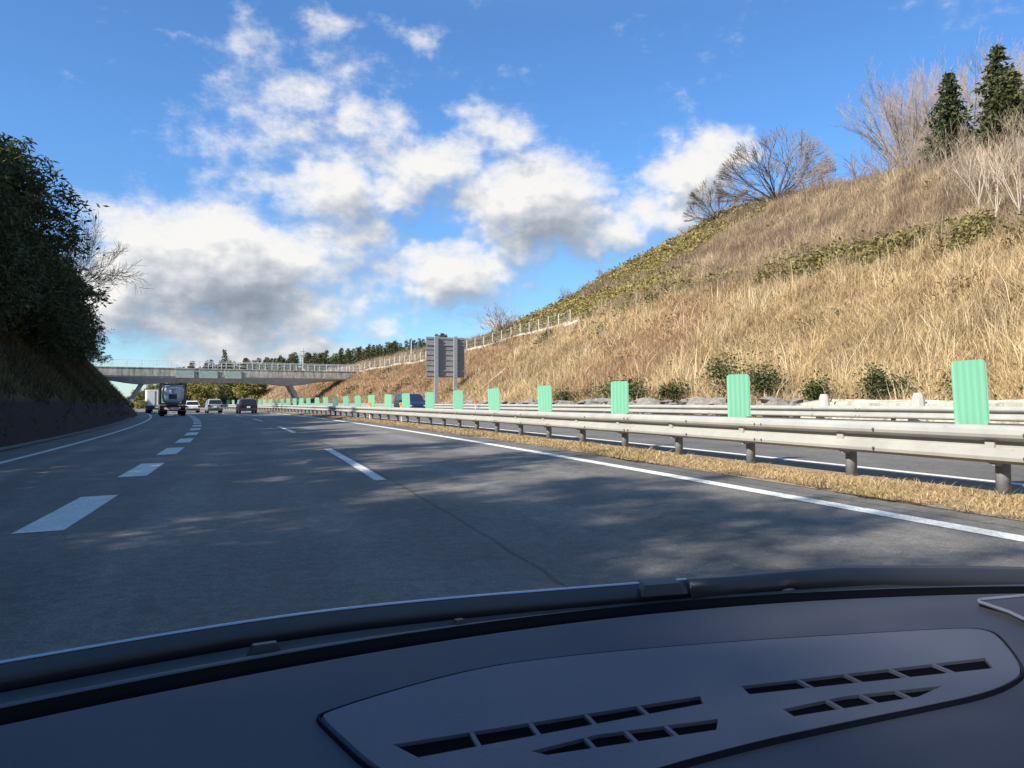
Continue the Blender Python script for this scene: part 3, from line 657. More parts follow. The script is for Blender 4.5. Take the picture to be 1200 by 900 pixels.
# --- trees
def grow(rg, p, d, L, r, lev, maxlev, prm, seg):
    n = prm.get('n', 4); pts = [p]; rs = [r]; r1 = r*prm.get('taper', .55)
    for i in range(n):
        d = d+rg.normal(0, prm['wob'], 3); d[2] += prm['up']; d = d/np.linalg.norm(d)
        p2 = p+d*L/n; ra = r+(r1-r)*i/n; rb = r+(r1-r)*(i+1)/n; seg.append((p, p2, ra, rb, lev)); p = p2; pts.append(p); rs.append(rb)
        if lev < maxlev and i >= prm.get('first', 1):
            for _ in range(prm['kids'][min(lev, len(prm['kids'])-1)]):
                an = rg.uniform(*prm['ang']); ax = np.cross(d, rg.normal(size=3)); ax /= np.linalg.norm(ax)
                d2 = d*math.cos(an)+ax*math.sin(an)
                grow(rg, p, d2, L*rg.uniform(*prm['len'])*(1-.12*i/n), rb*prm.get('rk', .62), lev+1, maxlev, prm, seg)
    return seg
def bare_tree(name, loc, label, seed, h, limbs, prm, maxlev=4, r0=.14, spread=(.2, 1.), trunk=.9, bark='bark', twig='twig', group=None, cat='tree', tmin=.006):
    rg = np.random.default_rng(seed); seg = []
    top = np.array([0, 0, trunk]); seg.append((np.zeros(3)-(0, 0, .4), top, r0*1.25, r0, 0))
    for i in range(limbs):
        a = i*2.4+rg.uniform(-.4, .4); an = spread[0]+(spread[1]-spread[0])*math.sqrt((i+.5)/limbs)
        d = np.array([math.cos(a)*math.sin(an), math.sin(a)*math.sin(an), math.cos(an)])
        grow(rg, top-(0, 0, rg.uniform(0, trunk*.3)), d, (h-trunk)*rg.uniform(.5, .62)*(1+.12*an), r0*.55, 1, maxlev, prm, seg)
    o = empty(name, loc, label, cat, group)
    A = np.array([s[0] for s in seg]); B = np.array([s[1] for s in seg]); ra = np.array([s[2] for s in seg]); rb = np.array([s[3] for s in seg]); lv = np.array([s[4] for s in seg])
    sc = h/max(B[:, 2].max(), .1); A *= sc; B *= sc
    ra = np.maximum(ra, tmin); rb = np.maximum(rb, tmin*.7); k = lv <= 1
    mb = MB(); mb.tubes(A[k], B[k], ra[k], rb[k], 6); mb.build('trunk', M[bark], o, smooth=True)
    mb = MB(); mb.tubes(A[~k], B[~k], ra[~k], rb[~k], 3); mb.build('crown', M[twig], o)
    return o
def fan_tree(loc, label, seed, h, wid, limbs, r0, tmin, ratio=.42):
    """a bare dome: limbs from a short trunk that fork again and again until the tips reach one rounded outline"""
    rg = np.random.default_rng(seed); seg = []
    def reach(d): return 1/math.sqrt((d[0]**2+d[1]**2)/(wid/2)**2+d[2]**2/h**2)
    def fork(p, d, r, lev):
        rem = reach(p/np.linalg.norm(p))-np.linalg.norm(p) if np.linalg.norm(p) > .1 else reach(d)
        L = max(.25, rem*ratio*rg.uniform(.75, 1.3)) if lev < 5 else max(.2, rem*rg.uniform(.4, 1.0)); q1 = p+d*L*.5+rg.normal(0, .03*L, 3); q2 = p+d*L+rg.normal(0, .04*L, 3)
        seg.append((p, q1, r, r*.85, lev)); seg.append((q1, q2, r*.85, r*.68, lev))
        if lev >= 5: return
        for i in range(3):
            d2 = d+rg.normal(0, .27, 3); d2[2] = max(d2[2], .02); fork(q2 if i else q1, d2/np.linalg.norm(d2), r*.60, lev+1)
    top = np.array([0, 0, h*.07]); seg.append((np.array([0, 0, -.4]), top, r0*1.2, r0, 0))
    for i in range(limbs):
        a = i*2.4+rg.uniform(-.3, .3); an = .12+1.28*math.sqrt((i+.5)/limbs); d = np.array([math.cos(a)*math.sin(an), math.sin(a)*math.sin(an), math.cos(an)])
        fork(top*rg.uniform(.4, 1), d, r0*.55, 1)
    o = empty('bare_tree', loc, label, 'tree')
    A, B, ra, rb, lv = (np.array([q_[k] for q_ in seg]) for k in range(5)); ra = np.maximum(ra, tmin); rb = np.maximum(rb, tmin*.7); k = lv <= 1
    mb = MB(); mb.tubes(A[k], B[k], ra[k], rb[k], 6); mb.build('trunk', M['bark_dark'], o, smooth=True)
    mb = MB(); mb.tubes(A[~k], B[~k], ra[~k], rb[~k], 3); mb.build('crown', M['bark'], o)
    return o
def on_hill(t, u): return np.append(np.stack(XY(t, u)), float(hillR(t, u)))
def on_bank(t, u): return np.append(np.stack(XY(t, u)), float(hillL(t, u)))
FAN = dict(n=5, wob=.05, up=.006, kids=(1, 1, 1, 2), ang=(.22, .5), len=(.45, .68), taper=.45, first=0, rk=.6)
LOOSE = dict(n=4, wob=.13, up=.06, kids=(1, 1, 1, 1), ang=(.35, .8), len=(.45, .7), taper=.5, first=0)
UPR = dict(n=5, wob=.08, up=.10, kids=(1, 1, 1, 2), ang=(.25, .55), len=(.4, .62), taper=.5, first=1)
fan_tree(on_hill(63.5, 52.0), 'wide dome-shaped bare tree alone against the blue sky on the crest of the slope', 5, 8.2, 13.4, 26, .12, .015)
fan_tree(on_hill(74.6, 53.8), 'smaller rounded bare tree just left of the wide dome-shaped one on the crest', 8, 6.0, 8.2, 18, .08, .015)
bare_tree('bare_tree', on_hill(98, 37.5), 'low bushy bare tree rising behind the top of the grey road sign', 9, 4.6, 10, LOOSE, 4, .10, (.1, 1.0), .4, 'bark', 'twig', tmin=.016)
tall = [(51.4, 55, 10.8, 'leftmost tall pale bare tree, its crown edge against the sky left of the conifers'), (53.4, 60, 12.5, 'tall pale bare tree directly behind the left dark conifer'), (47.5, 57, 11.5, 'tall pale bare tree rising in the gap between the two dark conifers'), (42.0, 55, 9.6, 'pale bare tree reaching the top right corner of the photo'), (57, 63, 12.0, 'faint pale bare tree farthest back, left of the dark conifers')]
for i, (a, b, h, lab) in enumerate(tall): bare_tree('bare_tree', on_hill(a, b), lab, 20+i, h, 13, dict(UPR, wob=.09, kids=(1, 1, 2, 2)), 4, .12, (.08, .85), 1.2, 'bark', 'twig_grey', 'tall pale bare trees behind the conifers', tmin=.006)
sap = [(29.0, 35.2, 4.6, 'white-stemmed bare sapling nearest the right photo edge, on the upper slope'), (31.0, 36.6, 4.4, 'white-stemmed bare sapling left of the other one, in front of the grey thicket'), (27.4, 34.6, 5.0, 'thin bare sapling cut by the right photo edge below the conifers')]
for i, (a, b, h, lab) in enumerate(sap): bare_tree('sapling', on_hill(a, b), lab, 30+i, h, 5, UPR, 3, .055, (.05, .55), .7, 'bark_pale', 'twig_pale', 'pale saplings on the upper slope', tmin=.009)
bshr = [(57, 49.5, 2.6), (54.5, 49, 3.0), (51, 49.2, 3.2), (75.5, 53.5, 2.2), (48, 49, 3.6), (79, 53, 1.8), (92, 44, 2.2), (88, 47, 2.0)]
for i, (a, b, h) in enumerate(bshr): bare_tree('bare_shrub', on_hill(a, b), 'low bare grey-brown shrub on the skyline of the dry slope', 40+i, h, 9, LOOSE, 3, .05, (.1, .9), .2, 'bark', 'twig', 'bare shrubs on the skyline', cat='shrub', tmin=.012)
# grey thicket below the conifers
GR = MB(); n = 2600
tt = RNG.uniform(24, 48, n); uu = RNG.uniform(38, 54, n); k = fnoise(tt, uu, 51, .3)-.35+(uu-44)*.10+(38-tt)*.05 > -.1; tt, uu = tt[k], uu[k]; n = len(tt)
base = world_pts(tt, uu, hillR(tt, uu)); A = []; B = []; ra = []; cc = []
hs = RNG.uniform(1.2, 3.3, n); dr = RNG.normal(0, .28, (n, 3)); dr[:, 2] = 1; tip = base+dr*hs[:, None]
A.append(base); B.append(tip); ra.append(np.full(n, .016)); cc.append(tint(n, (.20, .15, .105), (.40, .33, .25)))
for j in range(9):
    f = RNG.uniform(.3, .95, (n, 1)); s_ = base+(tip-base)*f; dv = RNG.normal(0, .5, (n, 3)); dv[:, 2] = np.abs(dv[:, 2])+.4
    A.append(s_); B.append(s_+dv*hs[:, None]*.28); ra.append(np.full(n, .009)); cc.append(tint(n, (.22, .165, .12), (.42, .34, .26)))
A, B, ra, cc = map(np.concatenate, (A, B, ra, cc)); GR.tubes(A, B, ra, ra*.5, 3, col=cc)
tag(GR.build('brushwood', M['grass']), kind='stuff')

def conifer(name, loc, label, seed, h, r, ca, cb, group=None, nb=70, nl=60, leaf=.3, droop=.25, bark='bark_dark', parts=True, base=.12):
    rg = np.random.default_rng(seed); o = empty(name, loc, label, 'tree', group)
    tk = MB(); tk.bar((0, 0, -.3), (0, 0, h*.97), h*.016, 8, .02); tk.build('trunk', M[bark], o)
    cr = MB(); A = []; L = []; T = []
    for i in range(nb):
        f = base+(1-base)*((i+rg.uniform(0, 1))/nb)**.9; z = f*h; a = i*2.4+rg.uniform(-.5, .5); ln = r*(1-f)**.75*rg.uniform(.42, 1.3)+.12
        k_ = max(8, int(nl*(1-f)+10)); s = rg.uniform(.15, 1, k_)**.7
        p = np.stack([np.cos(a)*s*ln, np.sin(a)*s*ln, z-droop*ln*s**1.5+.12*ln*s], 1)+rg.normal(0, .09*ln+.05, (k_, 3))*np.array([1, 1, .6]); A.append(p); T.append(np.full(k_, rg.uniform(.7, 1.25)))
    p = np.concatenate(A); T = np.concatenate(T)
    leaves(cr, p, leaf*RNG.uniform(.6, 1.3, len(p)), np.clip(tint(len(p), ca, cb)*T[:, None], 0, 1), .4, droop=.25)
    cr.build('crown', M['leaf'], o); return o
conifer('conifer', on_hill(41.8, 48), 'dark slender conifer left of the other, on the upper right slope', 61, 7.0, 1.9, (.018, .032, .010), (.07, .085, .026), 'dark conifers on the upper slope', 85, 95, .34)
conifer('conifer', on_hill(38.3, 48), 'dark taller conifer close to the right photo edge with a ragged olive crown', 62, 7.6, 2.1, (.022, .034, .010), (.085, .09, .028), 'dark conifers on the upper slope', 80, 90, .36)
conifer('conifer', on_hill(36.4, 46.5), 'dark olive conifer cut by the right photo edge, behind the pale saplings', 63, 5.4, 2.2, (.03, .04, .012), (.11, .11, .034), 'dark conifers on the upper slope', 70, 80, .34)
# evergreen bushes along the foot of the slope
bush = [(40.7, 20.3, 1.9, 1.0, 'dark evergreen bush right of the fourth green panel, on two thin stems'), (38.2, 20.2, 1.6, .8, 'slim evergreen bush just left of the third green panel'), (34.4, 20.2, 1.5, .7, 'small evergreen bush just right of the third green panel'), (29.6, 20.4, 2.3, 1.2, 'large round evergreen bush left of the second green panel'), (27.6, 20.2, 1.9, .9, 'evergreen bush partly behind the second green panel'), (24.4, 20.2, 1.2, .6, 'small evergreen bush right of the second green panel'), (21.4, 20.4, 1.4, .7, 'thin evergreen bush left of the concrete wall post'), (12.6, 20.8, 2.0, 1.0, 'evergreen bush at the right photo edge beside the nearest green panel'), (47.5, 20.2, 1.2, .7, 'lone low evergreen bush between the fourth and fifth green panels')]
for i, (a, b, h, r, lab) in enumerate(bush):
    rg = np.random.default_rng(70+i); o = empty('evergreen_bush', on_hill(a, b)+(0, 0, -.1), lab, 'shrub', 'evergreen bushes along the slope foot')
    mb = MB(); tips = []
    for j in range(5):
        e_ = np.array([rg.normal(0, r*.4), rg.normal(0, r*.4), h*rg.uniform(.55, .95)]); mb.bar((rg.normal(0, .1), rg.normal(0, .1), 0), e_, .035, 6, .012); tips.append(e_)
    mb.build('stem', M['bark_pale'], o)
    mb = MB(); n = 1500; ti = rg.integers(0, 5, n); tr_ = rg.uniform(.55, 1.35, 5)[ti][:, None]; c = np.array(tips)[ti]*np.array([1, 1, .86]); p = c+rg.normal(0, 1, (n, 3))*np.array([r*.34, r*.34, h*.17])*tr_
    leaves(mb, p, RNG.uniform(.08, .19, n), tint(n, (.026, .04, .014), (.12, .135, .045), .35), .5); mb.build('crown', M['leaf'], o)

for i in range(11):
    rg = np.random.default_rng(170+i); a = 13.5+i*3.3+rg.uniform(-1, 1); h = rg.uniform(.6, 1.15); o = empty('evergreen_bush', on_hill(a, 20.1+rg.uniform(-.2, .5))+(0, 0, -.1), 'small scraggly evergreen shoot in the dry grass along the slope foot', 'shrub', 'small shoots along the slope foot')
    mb = MB(); tips = []
    for j in range(6):
        e_ = np.array([rg.normal(0, .45), rg.normal(0, .35), h*rg.uniform(.45, 1.1)]); mb.bar((rg.normal(0, .15), rg.normal(0, .1), 0), e_, .02, 5, .008); tips.append(e_)
    mb.build('stem', M['bark_pale'], o)
    mb = MB(); n = 420; ti = rg.integers(0, 6, n); p = np.array(tips)[ti]*np.array([1, 1, .85])+rg.normal(0, 1, (n, 3))*np.array([.2, .2, .2])*rg.uniform(.5, 1.4, 6)[ti][:, None]
    leaves(mb, p, RNG.uniform(.07, .17, n), tint(n, (.035, .045, .016), (.15, .145, .055), .35), .45); mb.build('crown', M['leaf'], o)

# --- shaded evergreens on the left bank
def thicket_tree(seed, h, r, nl=11000):
    rg = np.random.default_rng(seed); o = empty('evergreen_tree', (0, 0, 0))
    tk = MB(); tk.bar((0, 0, -.6), (0, 0, h*.9), .13, 8, .03); ends = []
    for i in range(34):
        z = h*(.10+.86*(i/34)); a = i*2.4+rg.uniform(-.4, .4); ln = r*(1-.72*(i/34)**1.6)*rg.uniform(.65, 1.15)
        e_ = np.array([math.cos(a)*ln, math.sin(a)*ln, z+ln*.28]); tk.bar((0, 0, z), e_, .05, 5, .012); ends.append(((0, 0, z), e_))
    tk.build('trunk', M['bark_dark'], o)
    cr = MB(); k_ = nl//34; A = []; T = []
    for s0, e_ in ends:
        nsp = 9; 
        for q_ in range(nsp):
            f = rg.uniform(.35, 1.08); c = np.array(s0)+(e_-np.array(s0))*f+rg.normal(0, .32, 3)*np.array([1, 1, .7]); m_ = k_//nsp
            dv = rg.normal(0, 1, 3); dv[2] = -.35; s = rg.uniform(0, 1, (m_, 1)); A.append(c+dv*s*.62+rg.normal(0, .12, (m_, 3))-np.array([0, 0, .28])*s**2); T.append(np.full(m_, rg.uniform(.6, 1.35)))
    p = np.concatenate(A); T = np.concatenate(T)[:, None]
    leaves(cr, p, RNG.uniform(.14, .34, len(p)), np.clip(tint(len(p), (.028, .042, .018), (.11, .115, .042))*T, 0, 1), .3, droop=.45); cr.build('crown', M['leaf'], o)
    return o
protos = [thicket_tree(80, 8.5, 2.9), thicket_tree(81, 10, 3.3), thicket_tree(82, 7, 2.7)]; used = [False]*3
LG = np.random.default_rng(404)
LT = []
for t in np.arange(-36, 84, 3.1):
    for row in range(3):
        LT.append((t+LG.uniform(-1, 1), -(12.2+row*4.4)+LG.uniform(-.8, .8), LG.uniform(.72, 1.12)*np.interp(t, [-22, -4, 8, 30, 38, 44, 56, 64, 72, 84], [1.08, 1.08, .97, .97, 1.16, 1.4, 1.38, 1.16, 1.06, .74])*(1, .95, .85)[row]))
LT = [q_ for i, q_ in enumerate(LT) if not (q_[0] < 14 and i % 3 == 2)]
for i, (a, b, s_) in enumerate(LT):
    j = i % 3
    o = protos[j] if not used[j] else copy_tree(protos[j]); used[j] = True
    tag(o, 'dark leafy evergreen in the shaded thicket covering the left bank', 'tree', 'evergreen thicket on the left bank'); o.name = 'evergreen_tree'
    o.location = on_bank(a, b)-(0, 0, .2); o.scale = (s_, s_, s_); o.rotation_euler = (RNG.uniform(-.06, .06), RNG.uniform(-.06, .1), RNG.uniform(0, 6.28))
bare_tree('bare_tree', on_bank(84, -14.6), 'bare grey tree leaning out over the road from the dark left bank', 90, 12, 12, dict(LOOSE, kids=(1, 1, 2, 2)), 4, .12, (.15, .9), 2.0, 'bark_dark', 'bark_dark', tmin=.015)
for i, (a, b, h) in enumerate([(92, -14, 3), (98, -13, 2.6), (105, -13, 2.5), (87, -15, 3.5)]): bare_tree('bare_shrub', on_bank(a, b), 'wispy bare shrub on the edge of the dark left bank above the road', 95+i, h, 7, LOOSE, 3, .04, (.1, .8), .2, 'bark_dark', 'bark_dark', 'bare shrubs on the left bank', cat='shrub', tmin=.014)

# --- far woods: broadleaf trees under the overpass, conifers on the ridge behind
def far_ground(x, y): return np.interp(np.hypot(x+75, y-60), [90, 130, 200, 300, 420], [-1, .5, 5, 11, 14])
m = MB(); ang = np.linspace(-.9, .1, 60); rad = np.array([165, 185, 210, 250, 300, 350, 400, 470, 560])
hh = np.array([-2, -1, 2, 5, 9, 13, 15.5, 14, -2.])
prof = np.interp(ang, [-.9, -.46, -.40, -.3, -.2, -.10, .1], [.0, .12, .45, .75, 1.05, 1.5, 1.9])
pts = np.stack([np.stack([np.sin(ang)*r_, np.cos(ang)*r_, hh[i]*prof-.8*(1-prof)], 1) for i, r_ in enumerate(rad)]); m.grid(pts); tag(m.build('wooded_hill', M['ground'], smooth=True), kind='structure')
def hill_z(a, r_): return float(np.interp(r_, rad, hh)*np.interp(a, ang, prof)-.8*(1-np.interp(a, ang, prof)))
def broad(seed, h=9, n=5200):
    rg = np.random.default_rng(seed); o = empty('broadleaf_tree', (0, 0, 0)); tk = MB(); tk.bar((0, 0, -.5), (0, 0, h*.6), .2, 6, .06); lob = []
    for i in range(16):
        a = rg.uniform(0, 6.28); z = h*rg.uniform(.3, .92); r_ = h*.36*math.sqrt(max(.08, 1-((z/h-.55)/.48)**2))*rg.uniform(.4, 1); e_ = np.array([math.cos(a)*r_, math.sin(a)*r_, z]); tk.bar((0, 0, z*.55), e_, .07, 4, .02); lob.append((e_, h*rg.uniform(.10, .17), rg.uniform(.65, 1.35)))
    tk.build('trunk', M['bark_dark'], o); cr = MB(); ix = rg.integers(0, 16, n); d_ = rg.normal(size=(n, 3)); d_ /= np.linalg.norm(d_, axis=1, keepdims=True)
    p = np.array([lob[i][0] for i in ix])+d_*np.array([lob[i][1] for i in ix])[:, None]*rg.uniform(.5, 1.1, (n, 1)); T = np.array([lob[i][2] for i in ix])[:, None]
    leaves(cr, p, RNG.uniform(.3, .65, n), np.clip(tint(n, *(((.05, .06, .015), (.16, .16, .04)), ((.12, .11, .025), (.26, .22, .06)), ((.035, .05, .016), (.11, .12, .035)))[seed % 3])*T, 0, 1), .55); cr.build('crown', M['leaf'], o); return o
BP = [broad(0), broad(1), broad(2)]; used = [False]*3; rg = np.random.default_rng(17)
kinds = ('mid green rounded tree in the wood seen beneath the overpass', 'yellow-green rounded tree in the wood seen beneath the overpass', 'dark green rounded tree in the wood seen beneath the overpass')
for i in range(74):
    a = rg.uniform(-.455, -.235); r_ = rg.uniform(172, 250); j = int(rg.choice([0, 1, 1, 2])) if a < -.30 else int(rg.choice([0, 2, 2]))
    o = BP[j] if not used[j] else copy_tree(BP[j]); used[j] = True
    tag(o, kinds[j], 'tree', 'wood beyond the overpass'); s_ = rg.uniform(.6, 1.0)*np.interp(a, [-.46, -.40, -.36], [.45, .8, 1.0]); o.scale = (s_*1.1, s_*1.1, s_); o.rotation_euler.z = rg.uniform(0, 6.28)
    o.location = (math.sin(a)*r_, math.cos(a)*r_, hill_z(a, r_)-.3)
CP = [conifer('conifer', (0, 0, 0), None, 100+i, 11, 2.7, (.03, .042, .014), (.11, .105, .035), None, 34, 26, .7, base=.2) for i in range(3)]; used = [False]*3
for i in range(290):
    a = rg.uniform(-.40, -.08); r_ = rg.uniform(335, 405) if i < 210 else rg.uniform(265, 335); j = i % 3
    o = CP[j] if not used[j] else copy_tree(CP[j]); used[j] = True
    tag(o, 'small distant conifer in the wooded ridge above and beyond the overpass', 'tree', 'conifers on the far ridge'); o.name = 'conifer'; s_ = rg.uniform(.75, 1.12); o.scale = (s_, s_, s_); o.rotation_euler.z = rg.uniform(0, 6.28)
    o.location = (math.sin(a)*r_, math.cos(a)*r_, hill_z(a, r_)-.3)
o = copy_tree(CP[0]); tag(o, 'single dark conifer standing out above the middle of the overpass railing', 'tree'); o.name = 'conifer'; del o['group']; az_, _ = px_dir(263, 420); o.location = (math.sin(az_)*230, math.cos(az_)*230, 5.2); o.scale = (.95, .95, .95)
# bare reddish scrub above the fence, right of the ridge

# ------------------------------------------------------------------ vehicles
def wheel(parent, x, y, r=.32, wd=.2):
    mb = MB(); mb.cyl((0, 0, 0), r, wd, 'x', 20); ty = mb.build('wheel', M['tyre'], parent); ty.location = (x, y, r)
    mb = MB(); mb.cyl((math.copysign(wd/2, x), 0, 0), r*.62, .02, 'x', 14); mb.build('rim', M['alloy'], ty)
def car(name, loc, rz, label, paint, L=4.4, Wd=1.75, H=1.5, van=False, cat='car'):
    o = empty(name, loc, label, cat, None, rz); hw = Wd/2; b = L/2; belt = H*.60
    if van: st = [(-b, .38, belt, H*.90, .96, .80), (-b+.12, .30, belt+.02, H*.985, 1, .86), (-b+1.2, .28, belt, H, 1, .87), (b-1.9, .28, belt-.02, H*.98, 1, .85), (b-.95, .28, belt-.06, belt+.02, .99, .92), (b-.2, .3, belt-.2, belt-.15, .95, .85), (b, .36, belt-.4, belt-.34, .88, .75)]
    else: st = [(-b, .38, belt-.05, belt-.02, .93, .86), (-b+.10, .32, belt, belt+.06, .97, .88), (-b+.48, .28, belt+.02, H*.955, 1, .76), (-b+1.3, .26, belt, H, 1, .79), (b-2.2, .26, belt-.02, H*.97, 1, .78), (b-1.25, .26, belt-.05, belt+.02, .99, .88), (b-.25, .3, belt-.2, belt-.16, .95, .8), (b, .36, belt-.38, belt-.33, .87, .7)]
    rings = []
    for y, z0, zb, zt, wb, wt in st:
        h_ = [(hw*wb*.88, z0), (hw*wb*.985, z0+.12), (hw*wb, zb-.12), (hw*wb*.97, zb), (hw*wt, zt-.06), (hw*wt*.86, zt)]
        rings.append([(x, y, z) for x, z in h_]+[(-x, y, z) for x, z in h_[::-1]])
    mb = MB(); mb.loft(rings); mb.build('body', paint, o, recalc=True, smooth=False)
    s0, s1 = (st[0], st[1]) if van else (st[1], st[2])
    zt = H*(.86 if van else .92)
    def yb(z): return np.interp(z, [s0[2], s1[3]], [s0[0], s1[0]])-.03 if not van else -b-.02+.09*max(0, (z-belt)/(H-belt))
    w0, w1 = hw*.80, hw*(.72 if van else .68)
    mb = MB(); mb.slab([(-w0, yb(belt+.06), belt+.06), (w0, yb(belt+.06), belt+.06), (w1, yb(zt)+.0, zt), (-w1, yb(zt), zt)], .03); mb.build('rear_window', M['glass_dark'], o)
    for sx in (-1, 1):
        y0, y1 = -b+.55, b-1.75
        mb = MB(); mb.slab([(sx*(hw*.985), y0, belt+.04), (sx*(hw*.985), y1+.35, belt+.03), (sx*(hw*.83+.035*van*2), y1, H*.90), (sx*(hw*.83+.035*van*2), y0+.25, H*.90)], .03); mb.build('side_window', M['glass_dark'], o)
        mb = MB(); mb.box((sx*hw*.80, -b-.01, belt-.10), (.22, .06, .20)); mb.build('tail_light', M['red_lamp'], o)
        mb = MB(); mb.box((sx*hw*.72, b-.05, belt-.32), (.32, .10, .12)); mb.build('headlight', M['plate'], o)
        mb = MB(); mb.box((sx*(hw+.08), b-1.7, belt+.05), (.18, .08, .13)); mb.build('mirror', paint, o)
        wheel(o, sx*(hw-.13), -b+.85); wheel(o, sx*(hw-.13), b-.85)
    mb = MB(); mb.slab([(-hw*.80, b-1.19, belt+.03), (hw*.80, b-1.19, belt+.03), (hw*.68, b-2.08, H*.93), (-hw*.68, b-2.08, H*.93)], .03) if not van else mb.slab([(-hw*.82, b-.98, belt+.02), (hw*.82, b-.98, belt+.02), (hw*.74, b-1.82, H*.93), (-hw*.74, b-1.82, H*.93)], .03); mb.build('windscreen', M['glass_dark'], o)
    mb = MB(); mb.box((0, -b-.02, .45), (Wd*.88, .14, .22)); mb.box((0, b-.02, .42), (Wd*.84, .12, .2)); mb.build('bumper', M['dark_plastic'] if not van else paint, o)
    mb = MB(); mb.box((0, -b-.05, belt-.25), (.33, .03, .165)); mb.build('number_plate', M['plate'], o)
    return o
def road_at(t, u): return P(t, u, .004)
car('car', road_at(86, 3.2), head(86), 'black wagon driving in the right lane, nearest of the cars ahead', carpaint('black_paint', (.012, .012, .016)), 4.5, 1.8, 1.55)
car('minivan', road_at(98, .9), head(98), 'silver-grey car with dark rear window, between the white car and the black wagon', carpaint('silver_paint', (.24, .25, .27)), 4.4, 1.72, 1.62, cat='car')
car('car', road_at(107, -.9), head(107), 'white car ahead beside the tank truck', carpaint('white_paint', (.70, .70, .68)), 4.4, 1.78, 1.5)
car('car', P(61.5, 13.6, .004), head(61.5)+math.pi, 'dark blue car coming the other way behind the green panels below the grey sign', carpaint('blue_paint', (.012, .02, .045)), 4.3, 1.75, 1.62, van=True)
def truck_base(o, L, Wd, deck, paint, frame):
    mb = MB(); mb.box((0, 0, deck-.13), (Wd*.4, L, .26)); mb.box((0, -L/2+.06, deck-.16), (Wd, .12, .22)); mb.box((0, -L/2-.05, .55), (Wd*.95, .10, .12)); mb.build('chassis', frame, o)
    for sx in (-1, 1):
        for y in (-L/2+1.0, -L/2+2.2, L/2-1.3):
            wheel(o, sx*(Wd/2-.25), y, .46, .42)
        mb = MB(); mb.box((sx*Wd*.38, -L/2-.03, deck-.22), (.45, .08, .16)); mb.build('tail_light', M['red_lamp'], o)
        mb = MB(); mb.box((sx*Wd*.33, -L/2+.35, .42), (.6, .03, .5)); mb.build('mudflap', M['black_rubber'], o)
    mb = MB(); mb.loft([[(-Wd*.46, y, z0), (Wd*.46, y, z0), (Wd*.46, y, z1), (-Wd*.46, y, z1)] for y, z0, z1 in ((L/2-2.0, .5, 2.6), (L/2-.4, .45, 2.6), (L/2, .45, 1.5))]); mb.build('cab', paint, o, recalc=True)
    mb = MB(); mb.box((0, -L/2-.07, .78), (.42, .03, .2)); mb.build('number_plate', M['plate'], o)
o = tr = empty('tank_truck', road_at(93, -3.75), 'tank truck with a pale tank in a dark frame on a red chassis', 'truck', None, head(93))
M['truck_red'] = mat('red_chassis_paint', (.17, .028, .022), .5, var=.3, scale=4); M['frame_green'] = mat('dark_green_frame', (.07, .085, .06), .6, var=.2, scale=4); M['tank'] = mat('pale_tank_steel', (.62, .64, .64), .45, .05, var=.12, scale=2)
truck_base(o, 11.5, 2.5, 1.15, carpaint('cab_white', (.6, .6, .6)), M['truck_red'])
fr = MB(); y0, y1 = -5.6, 1.4
for y in (y0, y1):
    for sx in (-1.16, 1.16): fr.box((sx, y, 2.2), (.22, .16, 2.1))
    for z in (1.23, 3.2): fr.box((0, y, z), (2.5, .17, .2))
for sx in (-1.16, 1.16):
    for z in (1.23, 3.2): fr.box((sx, (y0+y1)/2, z), (.14, y1-y0, .14))
fr.build('tank_frame', M['frame_green'], o)
a = np.arange(40)*2*math.pi/40; se = lambda r, p=.55: np.stack([np.sign(np.cos(a))*np.abs(np.cos(a))**p*r, np.sign(np.sin(a))*np.abs(np.sin(a))**p*r*.9], 1)
mb = MB(); mb.loft([np.c_[se(r)[:, 0], np.full(40, y), se(r)[:, 1]+2.22] for r, y in ((.25, -5.70), (.75, -5.66), (.93, -5.55), (1.0, -5.4), (1.02, -5.2), (1.02, 1.2), (.9, 1.4))]); tk = mb.build('tank', M['tank'], o, recalc=True, smooth=True)
mb = MB(); mb.box((0, -5.76, 1.98), (.72, .05, .48)); mb.build('placard', M['dark_plastic'], tk)
mb = MB(); mb.box((0, -5.73, 2.72), (.5, .05, .07)); mb.cyl((0, -5.74, 2.45), .16, .06, 'y', 16); mb.box((-.55, -5.72, 2.85), (.10, .05, .16)); mb.build('hatch', M['steel'], tk)
o = empty('box_truck', road_at(117, -4.6), 'small white box truck at the left edge, just ahead of the tank truck', 'truck', None, head(117))
truck_base(o, 6.5, 2.1, .95, carpaint('cab_pale', (.6, .6, .58)), M['dark_plastic'])
M['box_white'] = mat('white_box_panel', (.62, .63, .60), .5, var=.12, scale=1.5)
mb = MB(); mb.box((0, -.95, 2.02), (2.2, 4.6, 2.1)); cb = mb.build('cargo_box', M['box_white'], o)
for sx in (-.54, .54):
    mb = MB(); mb.box((sx, -3.275, 2.02), (1.0, .04, 1.95)); d_ = mb.build('rear_door', M['box_white'], cb)
    mb = MB(); mb.bar((sx*.4, -3.32, 1.1), (sx*.4, -3.32, 2.95), .025, 5); mb.build('lock_bar', M['steel'], d_)
mb = MB(); mb.box((.8, -3.31, 2.55), (.28, .03, .5)); mb.build('door_mark', M['dark_plastic'], cb)

